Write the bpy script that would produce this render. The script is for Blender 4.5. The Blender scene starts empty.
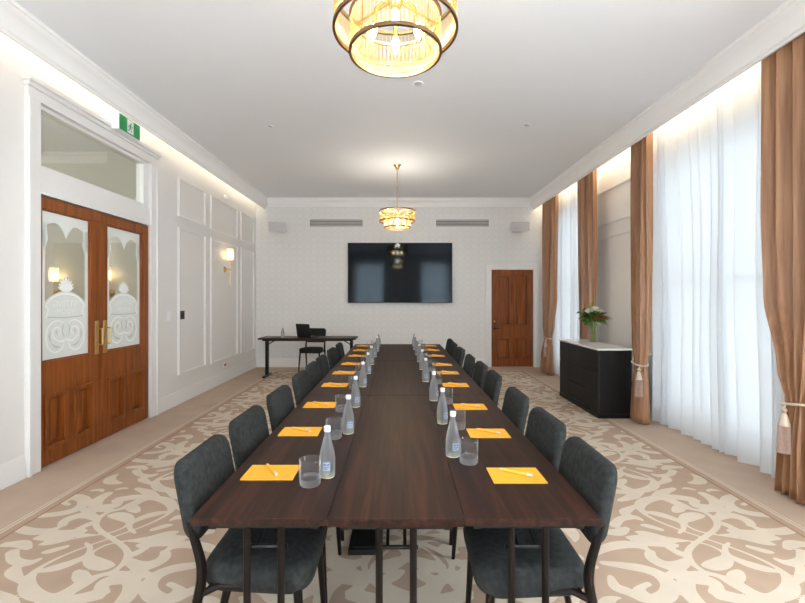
import bpy, bmesh, math, random
from mathutils import Vector, Matrix

random.seed(7)
PI = math.pi
SC = bpy.context.scene
COL = SC.collection

# ------------------------------------------------------------------ camera
F_PX, CX, CY, CAM_Z = 425.0, 398.0, 299.0, 1.462
cam_d = bpy.data.cameras.new('camera')
cam_d.sensor_width = 36.0
cam_d.lens = F_PX * 36.0 / 805.0
cam_d.shift_x = (402.5 - CX) / 805.0
cam_d.shift_y = -(301.5 - CY) / 805.0
cam_d.clip_start = 0.05
cam = bpy.data.objects.new('camera', cam_d)
COL.objects.link(cam)
cam.location = (0, 0, CAM_Z)
cam.rotation_euler = (PI / 2, 0, 0)
SC.camera = cam

# ------------------------------------------------------------------ view, world
vs = SC.view_settings
vs.view_transform = 'Standard'
vs.look = 'None'
vs.exposure = 1.0
vs.gamma = 1.0
vs.use_curve_mapping = False
SC.cycles.use_denoising = True
SC.cycles.max_bounces = 14
SC.cycles.diffuse_bounces = 6
SC.cycles.glossy_bounces = 4
SC.cycles.transmission_bounces = 10
SC.cycles.transparent_max_bounces = 24
SC.cycles.sample_clamp_indirect = 6.0
SC.cycles.caustics_reflective = False
SC.cycles.caustics_refractive = False

SKY = 0.90            # overcast daylight outside the windows
COVE_L, COVE_R = 6.5, 15.0
BULB, SCONCE_BULB, FILL_LIGHT = 95.0, 40.0, 14.0
DAY_REAR, ADDED_DAY_SIDE = 125.0, 110.0

world = bpy.data.worlds.new('sky')
SC.world = world
world.use_nodes = True
wn = world.node_tree
bgn = wn.nodes['Background']
bgn.inputs[0].default_value = (0.86, 0.93, 1.0, 1)
bgn.inputs[1].default_value = SKY

def area(name, loc, rot, sx, sy, power, col, portal=False, spread=None):
    l = bpy.data.lights.new(name, 'AREA')
    l.shape = 'RECTANGLE'
    l.size, l.size_y = sx, sy
    l.energy = power
    l.color = col
    if spread: l.spread = spread
    if portal: l.cycles.is_portal = True
    o = bpy.data.objects.new(name, l)
    COL.objects.link(o)
    o.location = loc
    o.rotation_euler = rot
    return o

XL, XR, YB, YR, ZC = -3.06, 3.20, 9.14, -1.5, 3.61
WARM = (1.0, 0.85, 0.62)
# LED strips lying in the two cornice coves, shining down the wall
area('cove_light', (XL + 0.075, (YB + YR) / 2, 3.585), (0, 0, 0), 0.05, YB - YR - 0.1, COVE_L, WARM)
area('cove_light', (XR - 0.13, (YB + YR) / 2, 3.585), (0, 0, 0), 0.05, YB - YR - 0.1, COVE_R, WARM)
# the sky seen through each window
WINS_R = [(3.50, 5.25), (7.15, 8.50), (-0.10, 1.65)]  # the last window is unseen, added for its daylight
WINS_B = [(-1.95, -0.70), (1.10, 2.30)]
for (a, b) in WINS_R:
    area('sky_portal', (XR + 0.26, (a + b) / 2, 1.6), (0, PI / 2, 0), 3.0, b - a, 1, (1, 1, 1), portal=True)
for (a, b) in WINS_B:
    area('sky_portal', ((a + b) / 2, YR - 0.26, 1.65), (-PI / 2, 0, 0), b - a, 2.8, 1, (1, 1, 1), portal=True)
    # daylight falling in from the street behind the camera
    area('window_daylight', ((a + b) / 2, YR - 0.45, 1.75), (PI / 2, 0, 0), b - a, 2.8, DAY_REAR, (0.92, 0.96, 1.0))
area('window_daylight', (XR + 0.5, 0.78, 1.75), (0, PI / 2, 0), 2.9, 1.75, ADDED_DAY_SIDE, (0.94, 0.97, 1.0))  # daylight lamp added outside the made-up side window to brighten the room

# ------------------------------------------------------------------ materials
def newmat(name):
    m = bpy.data.materials.new(name)
    m.use_nodes = True
    nt = m.node_tree
    p = nt.nodes['Principled BSDF']
    return m, nt, p

def N(nt, t, **kw):
    n = nt.nodes.new(t)
    for k, v in kw.items():
        setattr(n, k, v)
    return n

def plain(name, col, rough=0.5, metal=0.0, bump=0.0, bscale=60.0, var=0.0, vscale=8.0, spec=None, coat=0.0):
    m, nt, p = newmat(name)
    p.inputs['Base Color'].default_value = (*col, 1)
    p.inputs['Roughness'].default_value = rough
    p.inputs['Metallic'].default_value = metal
    if spec is not None: p.inputs['Specular IOR Level'].default_value = spec
    if coat: p.inputs['Coat Weight'].default_value = coat
    tc = N(nt, 'ShaderNodeTexCoord')
    if bump:
        n = N(nt, 'ShaderNodeTexNoise'); n.inputs['Scale'].default_value = bscale; n.inputs['Detail'].default_value = 3
        nt.links.new(tc.outputs['Object'], n.inputs['Vector'])
        b = N(nt, 'ShaderNodeBump'); b.inputs['Strength'].default_value = bump; b.inputs['Distance'].default_value = 0.003
        nt.links.new(n.outputs['Fac'], b.inputs['Height']); nt.links.new(b.outputs['Normal'], p.inputs['Normal'])
    if var:
        n = N(nt, 'ShaderNodeTexNoise'); n.inputs['Scale'].default_value = vscale; n.inputs['Detail'].default_value = 4
        nt.links.new(tc.outputs['Object'], n.inputs['Vector'])
        r = N(nt, 'ShaderNodeValToRGB')
        r.color_ramp.elements[0].position = 0.3; r.color_ramp.elements[1].position = 0.7
        r.color_ramp.elements[0].color = (*[c * (1 - var) for c in col], 1)
        r.color_ramp.elements[1].color = (*[min(1, c * (1 + var)) for c in col], 1)
        nt.links.new(n.outputs['Fac'], r.inputs['Fac']); nt.links.new(r.outputs['Color'], p.inputs['Base Color'])
    return m

def wood(name, dark, mid, light, scale, rough=0.4, bump=0.15, coat=0.0, spec=None):
    """grain stretched along the axis whose scale is smallest"""
    m, nt, p = newmat(name)
    tc = N(nt, 'ShaderNodeTexCoord')
    oi = N(nt, 'ShaderNodeObjectInfo')
    off = N(nt, 'ShaderNodeVectorMath', operation='SCALE'); off.inputs[0].default_value = (13, 7, 5)
    nt.links.new(oi.outputs['Random'], off.inputs['Scale'])
    add = N(nt, 'ShaderNodeVectorMath', operation='ADD')
    nt.links.new(tc.outputs['Object'], add.inputs[0]); nt.links.new(off.outputs[0], add.inputs[1])
    mp = N(nt, 'ShaderNodeMapping'); mp.inputs['Scale'].default_value = scale
    nt.links.new(add.outputs[0], mp.inputs['Vector'])
    n = N(nt, 'ShaderNodeTexNoise'); n.inputs['Scale'].default_value = 1.0; n.inputs['Detail'].default_value = 6
    n.inputs['Roughness'].default_value = 0.62; n.inputs['Distortion'].default_value = 0.6
    nt.links.new(mp.outputs[0], n.inputs['Vector'])
    r = N(nt, 'ShaderNodeValToRGB')
    r.color_ramp.elements[0].position = 0.32; r.color_ramp.elements[0].color = (*dark, 1)
    r.color_ramp.elements[1].position = 0.70; r.color_ramp.elements[1].color = (*light, 1)
    e = r.color_ramp.elements.new(0.5); e.color = (*mid, 1)
    nt.links.new(n.outputs['Fac'], r.inputs['Fac']); nt.links.new(r.outputs['Color'], p.inputs['Base Color'])
    p.inputs['Roughness'].default_value = rough
    if coat:
        p.inputs['Coat Weight'].default_value = coat; p.inputs['Coat Roughness'].default_value = 0.15
    if spec is not None: p.inputs['Specular IOR Level'].default_value = spec
    b = N(nt, 'ShaderNodeBump'); b.inputs['Strength'].default_value = bump; b.inputs['Distance'].default_value = 0.001
    nt.links.new(n.outputs['Fac'], b.inputs['Height']); nt.links.new(b.outputs['Normal'], p.inputs['Normal'])
    return m

def mixed(name, parts):
    """parts: list of (bsdf_type, colour, roughness, weight)"""
    m = bpy.data.materials.new(name); m.use_nodes = True
    nt = m.node_tree; nt.nodes.clear()
    out = N(nt, 'ShaderNodeOutputMaterial')
    acc, accw = None, 0
    for (t, col, rough, w) in parts:
        b = N(nt, t); b.inputs['Color'].default_value = (*col, 1)
        if 'Roughness' in b.inputs and rough is not None: b.inputs['Roughness'].default_value = rough
        if acc is None:
            acc, accw = b, w
        else:
            mx = N(nt, 'ShaderNodeMixShader'); mx.inputs[0].default_value = w / (accw + w)
            nt.links.new(acc.outputs[0], mx.inputs[1]); nt.links.new(b.outputs[0], mx.inputs[2])
            acc, accw = mx, accw + w
    nt.links.new(acc.outputs[0], out.inputs['Surface'])
    return m

def emit(name, col, s):
    m = bpy.data.materials.new(name); m.use_nodes = True
    nt = m.node_tree; nt.nodes.clear()
    out = N(nt, 'ShaderNodeOutputMaterial'); e = N(nt, 'ShaderNodeEmission')
    e.inputs[0].default_value = (*col, 1); e.inputs[1].default_value = s
    nt.links.new(e.outputs[0], out.inputs['Surface'])
    return m

def glassmat(name, col, rough=0.0, ior=1.45):
    m, nt, p = newmat(name)
    p.inputs['Base Color'].default_value = (*col, 1)
    p.inputs['Roughness'].default_value = rough
    p.inputs['IOR'].default_value = ior
    p.inputs['Transmission Weight'].default_value = 1.0
    return m

def wallpaper_mat():
    """pale trellis wallpaper: interlaced ogee lines slightly lighter than the ground"""
    m, nt, p = newmat('trellis_wallpaper')
    tc = N(nt, 'ShaderNodeTexCoord'); sp = N(nt, 'ShaderNodeSeparateXYZ')
    nt.links.new(tc.outputs['Object'], sp.inputs[0])
    def math_(op, a, b=None):
        n = N(nt, 'ShaderNodeMath', operation=op)
        for i, v in enumerate((a, b)):
            if v is None: continue
            if isinstance(v, (int, float)): n.inputs[i].default_value = v
            else: nt.links.new(v, n.inputs[i])
        return n.outputs[0]
    ux = math_('MULTIPLY', sp.outputs['X'], 2 * PI / 0.30)
    uz = math_('MULTIPLY', sp.outputs['Z'], 2 * PI / 0.26)
    s = math_('ADD', math_('COSINE', ux), math_('MULTIPLY', math_('COSINE', uz), 1.0))
    line = math_('LESS_THAN', math_('ABSOLUTE', s), 0.28)
    line2 = math_('GREATER_THAN', math_('ABSOLUTE', s), 1.6)
    fac = math_('MAXIMUM', line, line2)
    mx = N(nt, 'ShaderNodeMixRGB')
    mx.inputs[1].default_value = (0.755, 0.75, 0.745, 1); mx.inputs[2].default_value = (0.78, 0.775, 0.77, 1)
    nt.links.new(fac, mx.inputs[0]); nt.links.new(mx.outputs[0], p.inputs['Base Color'])
    p.inputs['Roughness'].default_value = 0.6
    return m

M = {}
M['wall'] = plain('white_wall_paint', (0.78, 0.762, 0.748), 0.55)
M['lightened_cream_wall'] = plain('lightened_cream_paint', (0.90, 0.87, 0.835), 0.5)  # right wall paint made lighter to make up for weak light there
M['trim'] = plain('white_trim_paint', (0.80, 0.79, 0.785), 0.38)
M['cornice'] = plain('white_cornice_paint', (0.90, 0.90, 0.905), 0.5)
M['ceil'] = plain('ceiling_paint', (0.86, 0.88, 0.915), 0.7)
M['paper'] = wallpaper_mat()
M['hall'] = plain('beige_hall_paint', (0.58, 0.56, 0.50), 0.6)
M['carpet'] = plain('plain_tan_carpet', (0.485, 0.375, 0.295), 0.95, bump=0.5, bscale=350, var=0.06, vscale=3, spec=0.1)
M['ground'] = plain('tan_pattern_carpet', (0.43, 0.315, 0.235), 0.95, bump=0.5, bscale=350, var=0.05, vscale=5, spec=0.1)
M['cream'] = plain('cream_pattern_carpet', (0.60, 0.52, 0.425), 0.95, bump=0.5, bscale=350, var=0.05, vscale=5, spec=0.1)
M['stripe'] = plain('brown_carpet_stripe', (0.33, 0.19, 0.12), 0.95, bump=0.4, bscale=350, spec=0.1)
M['table'] = wood('dark_walnut', (0.009, 0.0028, 0.0017), (0.024, 0.0080, 0.0045), (0.060, 0.020, 0.0110), (34, 1.5, 34), 0.42, 0.05, spec=0.20)
M['cedar'] = wood('polished_cedar', (0.145, 0.036, 0.006), (0.235, 0.063, 0.011), (0.325, 0.097, 0.019), (22, 22, 1.4), 0.36, 0.05, 0.06, 0.3)
M['black'] = plain('black_metal', (0.006, 0.006, 0.006), 0.45, spec=0.3)
M['legwood'] = plain('black_brown_wood', (0.009, 0.0052, 0.004), 0.48, spec=0.16)
M['fabric'] = plain('charcoal_fabric', (0.028, 0.031, 0.031), 0.9, bump=0.5, bscale=420, var=0.35, vscale=45, spec=0.2)
M['yellow'] = plain('yellow_paper', (0.86, 0.40, 0.025), 0.7)
M['ink'] = plain('printed_ink', (0.62, 0.24, 0.02), 0.7)
M['pencil'] = plain('yellow_lacquer', (0.92, 0.50, 0.045), 0.5)
M['silver'] = plain('silver_metal', (0.60, 0.60, 0.62), 0.4, 0.7)
M['brass'] = plain('brass', (0.62, 0.42, 0.17), 0.3, 1.0)
M['bronze'] = plain('aged_bronze', (0.26, 0.16, 0.075), 0.38, 0.9)
def thin_glass(name, tint, ior=1.5, rough=0.0, milky=0.0):
    m = bpy.data.materials.new(name); m.use_nodes = True
    nt = m.node_tree; nt.nodes.clear()
    out = N(nt, 'ShaderNodeOutputMaterial'); tr = N(nt, 'ShaderNodeBsdfTransparent'); gl = N(nt, 'ShaderNodeBsdfGlossy'); lw = N(nt, 'ShaderNodeLayerWeight')
    tr.inputs['Color'].default_value = (*tint, 1); gl.inputs['Roughness'].default_value = rough; lw.inputs['Blend'].default_value = 0.5
    pw = N(nt, 'ShaderNodeMath', operation='POWER'); pw.inputs[1].default_value = 3.2
    fr = N(nt, 'ShaderNodeMath', operation='MULTIPLY_ADD'); fr.inputs[1].default_value = 0.85; fr.inputs[2].default_value = 0.045
    nt.links.new(lw.outputs['Facing'], pw.inputs[0]); nt.links.new(pw.outputs[0], fr.inputs[0])
    edge = N(nt, 'ShaderNodeBsdfTranslucent'); edge.inputs['Color'].default_value = (0.9, 0.94, 1.0, 1)  # pale rim colour stands in for bright reflections at grazing angles
    ge = N(nt, 'ShaderNodeMixShader'); ge.inputs[0].default_value = 0.45
    nt.links.new(gl.outputs[0], ge.inputs[1]); nt.links.new(edge.outputs[0], ge.inputs[2])
    mx = N(nt, 'ShaderNodeMixShader'); src = tr
    if milky:
        tl = N(nt, 'ShaderNodeBsdfTranslucent'); tl.inputs['Color'].default_value = (0.92, 0.95, 1.0, 1)
        m0 = N(nt, 'ShaderNodeMixShader'); m0.inputs[0].default_value = milky
        nt.links.new(tr.outputs[0], m0.inputs[1]); nt.links.new(tl.outputs[0], m0.inputs[2]); src = m0
    nt.links.new(fr.outputs[0], mx.inputs[0]); nt.links.new(src.outputs[0], mx.inputs[1]); nt.links.new(ge.outputs[0], mx.inputs[2])
    nt.links.new(mx.outputs[0], out.inputs['Surface'])
    return m
M['tumbler'] = thin_glass('clear_glass', (0.965, 0.975, 0.99), 1.5, 0.0)
M['tumbler_base'] = thin_glass('thick_glass_base', (0.97, 0.98, 1.0), 1.6, 0.05, 0.3)
M['water'] = mixed('bottle_glass_and_water', [('ShaderNodeBsdfGlass', (0.95, 0.97, 1.0), 0.12, 0.36),
                                              ('ShaderNodeBsdfTransparent', (0.93, 0.96, 1.0), None, 0.34),
                                              ('ShaderNodeBsdfTranslucent', (0.86, 0.91, 0.98), None, 0.30)])
M['capwhite'] = plain('white_plastic_cap', (0.70, 0.72, 0.75), 0.35)
M['label'] = plain('paper_label', (0.36, 0.43, 0.56), 0.5)
M['labelink'] = plain('label_ink', (0.12, 0.16, 0.26), 0.5)
M['lemon'] = plain('thick_pale_glass_base', (0.75, 0.72, 0.5), 0.3)
M['ribglass'] = mixed('ribbed_glass', [('ShaderNodeBsdfTransparent', (1.0, 0.93, 0.78), None, 0.885),
                                       ('ShaderNodeBsdfTranslucent', (1.0, 0.80, 0.50), None, 0.015),
                                       ('ShaderNodeBsdfGlossy', (1.0, 0.82, 0.52), 0.12, 0.10)])
M['opal'] = mixed('opal_glass', [('ShaderNodeBsdfTranslucent', (1, 0.95, 0.86), None, 0.7), ('ShaderNodeBsdfDiffuse', (0.9, 0.88, 0.84), None, 0.3)])
M['bulb'] = emit('lit_bulb', (1.0, 0.82, 0.56), BULB)
M['bulb2'] = emit('lit_sconce_bulb', (1.0, 0.78, 0.48), SCONCE_BULB)
M['sheer'] = mixed('white_voile', [('ShaderNodeBsdfTransparent', (1, 1, 1), None, 0.10),
                                   ('ShaderNodeBsdfTranslucent', (0.93, 0.95, 0.97), None, 0.58),
                                   ('ShaderNodeBsdfDiffuse', (0.92, 0.93, 0.94), None, 0.24)])
def drape_mat():
    m, nt, p = newmat('copper_satin')
    tc = N(nt, 'ShaderNodeTexCoord'); mp = N(nt, 'ShaderNodeMapping'); mp.inputs['Scale'].default_value = (40, 40, 1.2)
    n = N(nt, 'ShaderNodeTexNoise'); n.inputs['Scale'].default_value = 1.0; n.inputs['Detail'].default_value = 3
    nt.links.new(tc.outputs['Object'], mp.inputs['Vector']); nt.links.new(mp.outputs[0], n.inputs['Vector'])
    r = N(nt, 'ShaderNodeValToRGB'); r.color_ramp.elements[0].position = 0.35; r.color_ramp.elements[1].position = 0.65
    r.color_ramp.elements[0].color = (0.30, 0.146, 0.070, 1); r.color_ramp.elements[1].color = (0.43, 0.225, 0.115, 1)
    nt.links.new(n.outputs['Fac'], r.inputs['Fac']); nt.links.new(r.outputs['Color'], p.inputs['Base Color'])
    p.inputs['Roughness'].default_value = 0.42; p.inputs['Sheen Weight'].default_value = 0.08
    p.inputs['Sheen Tint'].default_value = (1, 0.8, 0.65, 1)
    return m
M['drape'] = drape_mat()
M['cord'] = plain('cream_cord', (0.66, 0.55, 0.44), 0.7)
M['tassel'] = plain('pink_beige_fringe', (0.52, 0.38, 0.32), 0.8, var=0.15, vscale=120)
M['pane'] = mixed('window_glass', [('ShaderNodeBsdfTransparent', (0.96, 0.98, 0.98), None, 0.92), ('ShaderNodeBsdfGlossy', (1, 1, 1), 0.0, 0.08)])
M['transom'] = mixed('transom_glass', [('ShaderNodeBsdfTransparent', (0.92, 0.95, 0.93), None, 0.84), ('ShaderNodeBsdfGlossy', (1, 1, 1), 0.02, 0.16)])
M['etch'] = mixed('etched_glass', [('ShaderNodeBsdfDiffuse', (0.86, 0.90, 0.90), None, 0.62), ('ShaderNodeBsdfTranslucent', (0.85, 0.9, 0.9), None, 0.2), ('ShaderNodeBsdfTransparent', (0.95, 0.97, 0.97), None, 0.18)])
M['etch2'] = mixed('deep_etched_glass', [('ShaderNodeBsdfDiffuse', (0.95, 0.97, 0.98), None, 0.75), ('ShaderNodeBsdfTranslucent', (0.9, 0.95, 0.95), None, 0.2), ('ShaderNodeBsdfTransparent', (1, 1, 1), None, 0.05)])
M['etch3'] = mixed('light_etched_line', [('ShaderNodeBsdfDiffuse', (0.60, 0.64, 0.63), None, 0.8), ('ShaderNodeBsdfTransparent', (0.9, 0.92, 0.92), None, 0.2)])
M['screen'] = plain('black_screen_glass', (0.002, 0.002, 0.003), 0.07, spec=0.2)
M['screen'].node_tree.nodes['Principled BSDF'].inputs['Specular Tint'].default_value = (0.72, 0.87, 1.0, 1)
M['bezel'] = plain('black_plastic', (0.01, 0.01, 0.011), 0.35)
M['fluted'] = wood('black_stained_oak', (0.004, 0.0035, 0.0035), (0.007, 0.006, 0.006), (0.013, 0.011, 0.010), (30, 30, 2), 0.42, 0.1, 0.0, 0.25)
M['marble'] = plain('white_marble', (0.80, 0.78, 0.76), 0.15, var=0.05, vscale=4)
M['green'] = plain('exit_sign_green', (0.0, 0.30, 0.085), 0.35)
M['white'] = plain('white_plastic', (0.84, 0.85, 0.88), 0.3)
M['grey'] = plain('pale_grey_plastic', (0.56, 0.545, 0.55), 0.5)
M['dark'] = plain('dark_void', (0.13, 0.125, 0.125), 0.7)
M['redplastic'] = plain('red_plastic', (0.45, 0.08, 0.04), 0.4)
M['leaf'] = plain('green_leaf', (0.045, 0.13, 0.022), 0.45, var=0.35, vscale=25)
M['leaf2'] = plain('lime_leaf', (0.22, 0.36, 0.04), 0.45, var=0.2, vscale=25)
M['petal'] = plain('cream_petal', (0.80, 0.77, 0.66), 0.6)
M['protea'] = plain('rust_petal', (0.28, 0.085, 0.03), 0.6, var=0.3, vscale=40)
M['stem'] = plain('green_stem', (0.14, 0.25, 0.04), 0.5)

# ------------------------------------------------------------------ mesh helpers
def BM(): return bmesh.new()

def tag(o, label=None, cat=None, group=None, kind=None):
    if label: o['label'] = label
    if cat: o['category'] = cat
    if group: o['group'] = group
    if kind: o['kind'] = kind
    return o

def obj(name, bm, mats, parent=None, angle=35, bevel=0.0, bseg=2, solid=0.0, loc=None, recalc=True):
    me = bpy.data.meshes.new(name)
    if recalc: bmesh.ops.recalc_face_normals(bm, faces=bm.faces[:])
    bm.to_mesh(me); bm.free()
    if not isinstance(mats, (list, tuple)): mats = [mats]
    for m in mats: me.materials.append(m)
    if angle:
        for p in me.polygons: p.use_smooth = True
        me.set_sharp_from_angle(angle=math.radians(angle))
    o = bpy.data.objects.new(name, me)
    COL.objects.link(o)
    if parent is not None: o.parent = parent
    if loc is not None: o.location = loc
    if bevel:
        b = o.modifiers.new('bevel', 'BEVEL'); b.width = bevel; b.segments = bseg; b.limit_method = 'ANGLE'; b.angle_limit = math.radians(40)
    if solid:
        s = o.modifiers.new('solid', 'SOLIDIFY'); s.thickness = solid; s.offset = 0
    return o

def empty(name, loc=(0, 0, 0), rz=0.0, label=None, cat=None, group=None, kind=None):
    o = bpy.data.objects.new(name, None)
    COL.objects.link(o)
    o.location = loc; o.rotation_euler = (0, 0, rz); o.empty_display_size = 0.1
    return tag(o, label, cat, group, kind)

def dup(root, loc=None, rz=None, label=None):
    r = root.copy(); COL.objects.link(r)
    if loc is not None: r.location = loc
    if rz is not None: r.rotation_euler = (0, 0, rz)
    if label: r['label'] = label
    for ch in list(root.children):
        c = ch.copy(); COL.objects.link(c); c.parent = r
        for g in list(ch.children):
            d = g.copy(); COL.objects.link(d); d.parent = c
    return r

def box(bm, x0, x1, y0, y1, z0, z1, mi=0):
    v = [bm.verts.new((x, y, z)) for x in (x0, x1) for y in (y0, y1) for z in (z0, z1)]
    for q in ((0, 1, 3, 2), (4, 6, 7, 5), (0, 4, 5, 1), (2, 3, 7, 6), (0, 2, 6, 4), (1, 5, 7, 3)):
        f = bm.faces.new([v[i] for i in q]); f.material_index = mi

def tube(bm, pts, radii, seg=12, mi=0, closed=False):
    pts = [Vector(p) for p in pts]
    n = len(pts)
    if isinstance(radii, (int, float)): radii = [radii] * n
    rings = []
    prev = None
    for i, p in enumerate(pts):
        if closed: t = pts[(i + 1) % n] - pts[i - 1]
        else: t = pts[min(i + 1, n - 1)] - pts[max(i - 1, 0)]
        t.normalize()
        if prev is None:
            a = Vector((0, 0, 1)) if abs(t.z) < 0.9 else Vector((1, 0, 0))
            u = t.cross(a).normalized()
        else:
            u = (prev - t * prev.dot(t)).normalized()
        prev = u
        w = t.cross(u)
        rings.append([bm.verts.new(p + (u * math.cos(2 * PI * k / seg) + w * math.sin(2 * PI * k / seg)) * radii[i]) for k in range(seg)])
    m = n if closed else n - 1
    for i in range(m):
        a, b = rings[i], rings[(i + 1) % n]
        for k in range(seg):
            f = bm.faces.new((a[k], a[(k + 1) % seg], b[(k + 1) % seg], b[k])); f.material_index = mi
    if not closed:
        for r in (rings[0], rings[-1]):
            f = bm.faces.new(r); f.material_index = mi

def lathe(bm, prof, seg=32, c=(0, 0, 0), mi=0, axis='z', flute=0, famp=0.0, close=False):
    """prof: list of (r, h); r==0 collapses to a pole"""
    rows = []
    for (r, h) in prof:
        if r < 1e-6:
            rows.append([h])
        else:
            row = []
            for k in range(seg):
                a = 2 * PI * k / seg
                rr = r + (famp * math.cos(flute * a) if flute else 0)
                row.append((rr * math.cos(a), rr * math.sin(a), h))
            rows.append(row)
    def place(x, y, h):
        if axis == 'z': return (c[0] + x, c[1] + y, c[2] + h)
        if axis == 'x': return (c[0] + h, c[1] + x, c[2] + y)
        return (c[0] + x, c[1] + h, c[2] + y)
    vr = []
    for row in rows:
        if len(row) == 1 and not isinstance(row[0], tuple): vr.append([bm.verts.new(place(0, 0, row[0]))])
        else: vr.append([bm.verts.new(place(*p)) for p in row])
    pairs = list(zip(vr[:-1], vr[1:]))
    if close: pairs.append((vr[-1], vr[0]))
    for a, b in pairs:
        for k in range(seg):
            k2 = (k + 1) % seg
            if len(a) == 1 and len(b) == 1: break
            if len(a) == 1: f = bm.faces.new((a[0], b[k2], b[k]))
            elif len(b) == 1: f = bm.faces.new((a[k], a[k2], b[0]))
            else: f = bm.faces.new((a[k], a[k2], b[k2], b[k]))
            f.material_index = mi

def torus(bm, c, R, r, axis='z', seg=48, rs=10, mi=0, sy=1.0):
    pts = []
    for k in range(seg):
        a = 2 * PI * k / seg
        x, y = R * math.cos(a), R * sy * math.sin(a)
        if axis == 'z': pts.append((c[0] + x, c[1] + y, c[2]))
        elif axis == 'x': pts.append((c[0], c[1] + x, c[2] + y))
        else: pts.append((c[0] + x, c[1], c[2] + y))
    tube(bm, pts, r, rs, mi, closed=True)

def prism_y(bm, poly, y0, y1, mi=0):
    """poly in (x, z) extruded along y"""
    a = [bm.verts.new((x, y0, z)) for x, z in poly]; b = [bm.verts.new((x, y1, z)) for x, z in poly]
    n = len(poly)
    for i in range(n):
        f = bm.faces.new((a[i], a[(i + 1) % n], b[(i + 1) % n], b[i])); f.material_index = mi
    bm.faces.new(a).material_index = mi; bm.faces.new(b).material_index = mi

def prism_x(bm, poly, x0, x1, mi=0):
    """poly in (y, z) extruded along x"""
    a = [bm.verts.new((x0, y, z)) for y, z in poly]; b = [bm.verts.new((x1, y, z)) for y, z in poly]
    n = len(poly)
    for i in range(n):
        f = bm.faces.new((a[i], a[(i + 1) % n], b[(i + 1) % n], b[i])); f.material_index = mi
    bm.faces.new(a).material_index = mi; bm.faces.new(b).material_index = mi

def catmull(pts, sub=8):
    """pts: list of tuples, any dimension"""
    P = [tuple(map(float, p)) for p in pts]
    P = [tuple(2 * a - b for a, b in zip(P[0], P[1]))] + P + [tuple(2 * a - b for a, b in zip(P[-1], P[-2]))]
    out = []
    for i in range(1, len(P) - 2):
        for s in range(sub):
            t = s / sub
            out.append(tuple(0.5 * (2 * b + (c - a) * t + (2 * a - 5 * b + 4 * c - d) * t * t + (-a + 3 * b - 3 * c + d) * t ** 3)
                             for a, b, c, d in zip(P[i - 1], P[i], P[i + 1], P[i + 2])))
    out.append(P[-2])
    return out

def ribbon(bm, pts, mp, mi=0, cap=True, sub=8):
    """pts: (a, b, width) control points in a plane; mp maps (a, b) to 3-D"""
    C = catmull(pts, sub)
    n = len(C)
    L, R = [], []
    for i, (a, b, w) in enumerate(C):
        ta = C[min(i + 1, n - 1)][0] - C[max(i - 1, 0)][0]; tb = C[min(i + 1, n - 1)][1] - C[max(i - 1, 0)][1]
        l = math.hypot(ta, tb) or 1
        na, nb = -tb / l, ta / l
        w = max(w, 0.001) / 2
        L.append((a + na * w, b + nb * w)); R.append((a - na * w, b - nb * w))
    vl = [bm.verts.new(mp(*p)) for p in L]; vr = [bm.verts.new(mp(*p)) for p in R]
    for i in range(n - 1):
        f = bm.faces.new((vl[i], vl[i + 1], vr[i + 1], vr[i])); f.material_index = mi
    if cap:
        for (c0, c1, vv) in ((C[0], C[1], (vl[0], vr[0])), (C[-1], C[-2], (vl[-1], vr[-1]))):
            ang = math.atan2(c0[1] - c1[1], c0[0] - c1[0]); w = max(c0[2], 0.001) / 2
            s = 1 if vv[0] is vl[0] else -1
            mid = [bm.verts.new(mp(c0[0] + w * math.cos(ang + t), c0[1] + w * math.sin(ang + t))) for t in (-PI / 4, 0, PI / 4)]
            f = bm.faces.new([vv[1] if s < 0 else vv[0]] + (mid if s < 0 else mid) + [vv[0] if s < 0 else vv[1]])
            f.material_index = mi

def disc2(bm, ca, cb, r, mp, mi=0, seg=20, sb=1.0):
    f = bm.faces.new([bm.verts.new(mp(ca + r * math.cos(2 * PI * k / seg), cb + r * sb * math.sin(2 * PI * k / seg))) for k in range(seg)])
    f.material_index = mi

def poly2(bm, pts, mp, mi=0):
    f = bm.faces.new([bm.verts.new(mp(*p)) for p in pts]); f.material_index = mi

def rrect(w, h, r, n=6):
    out = []
    for (cx, cy, a0) in ((w / 2 - r, h / 2 - r, 0), (-w / 2 + r, h / 2 - r, PI / 2), (-w / 2 + r, -h / 2 + r, PI), (w / 2 - r, -h / 2 + r, 1.5 * PI)):
        for k in range(n + 1):
            a = a0 + PI / 2 * k / n
            out.append((cx + r * math.cos(a), cy + r * math.sin(a)))
    return out

def pad(bm, outline, t, crown, mp, mi=0):
    """upholstered pad: outline (a,b), thickness t, mp(a,b,h)->xyz"""
    prof = [(0.35, t / 2 + crown * 0.95), (0.65, t / 2 + crown * 0.75), (0.86, t / 2 + crown * 0.2), (0.94, t / 2 * 0.9), (0.982, t / 2 * 0.6), (1.0, 0.0),
            (0.982, -t / 2 * 0.6), (0.94, -t / 2 * 0.9), (0.86, -t / 2), (0.5, -t / 2)]
    n = len(outline)
    rings = [[bm.verts.new(mp(a * s, b * s, h)) for (a, b) in outline] for (s, h) in prof]
    for r0, r1 in zip(rings[:-1], rings[1:]):
        for k in range(n):
            bm.faces.new((r0[k], r0[(k + 1) % n], r1[(k + 1) % n], r1[k])).material_index = mi
    for r, h in ((rings[0], prof[0][1] + crown * 0.05), (rings[-1], prof[-1][1])):
        c = bm.verts.new(mp(0, 0, h))
        for k in range(n): bm.faces.new((c, r[k], r[(k + 1) % n])).material_index = mi

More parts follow.
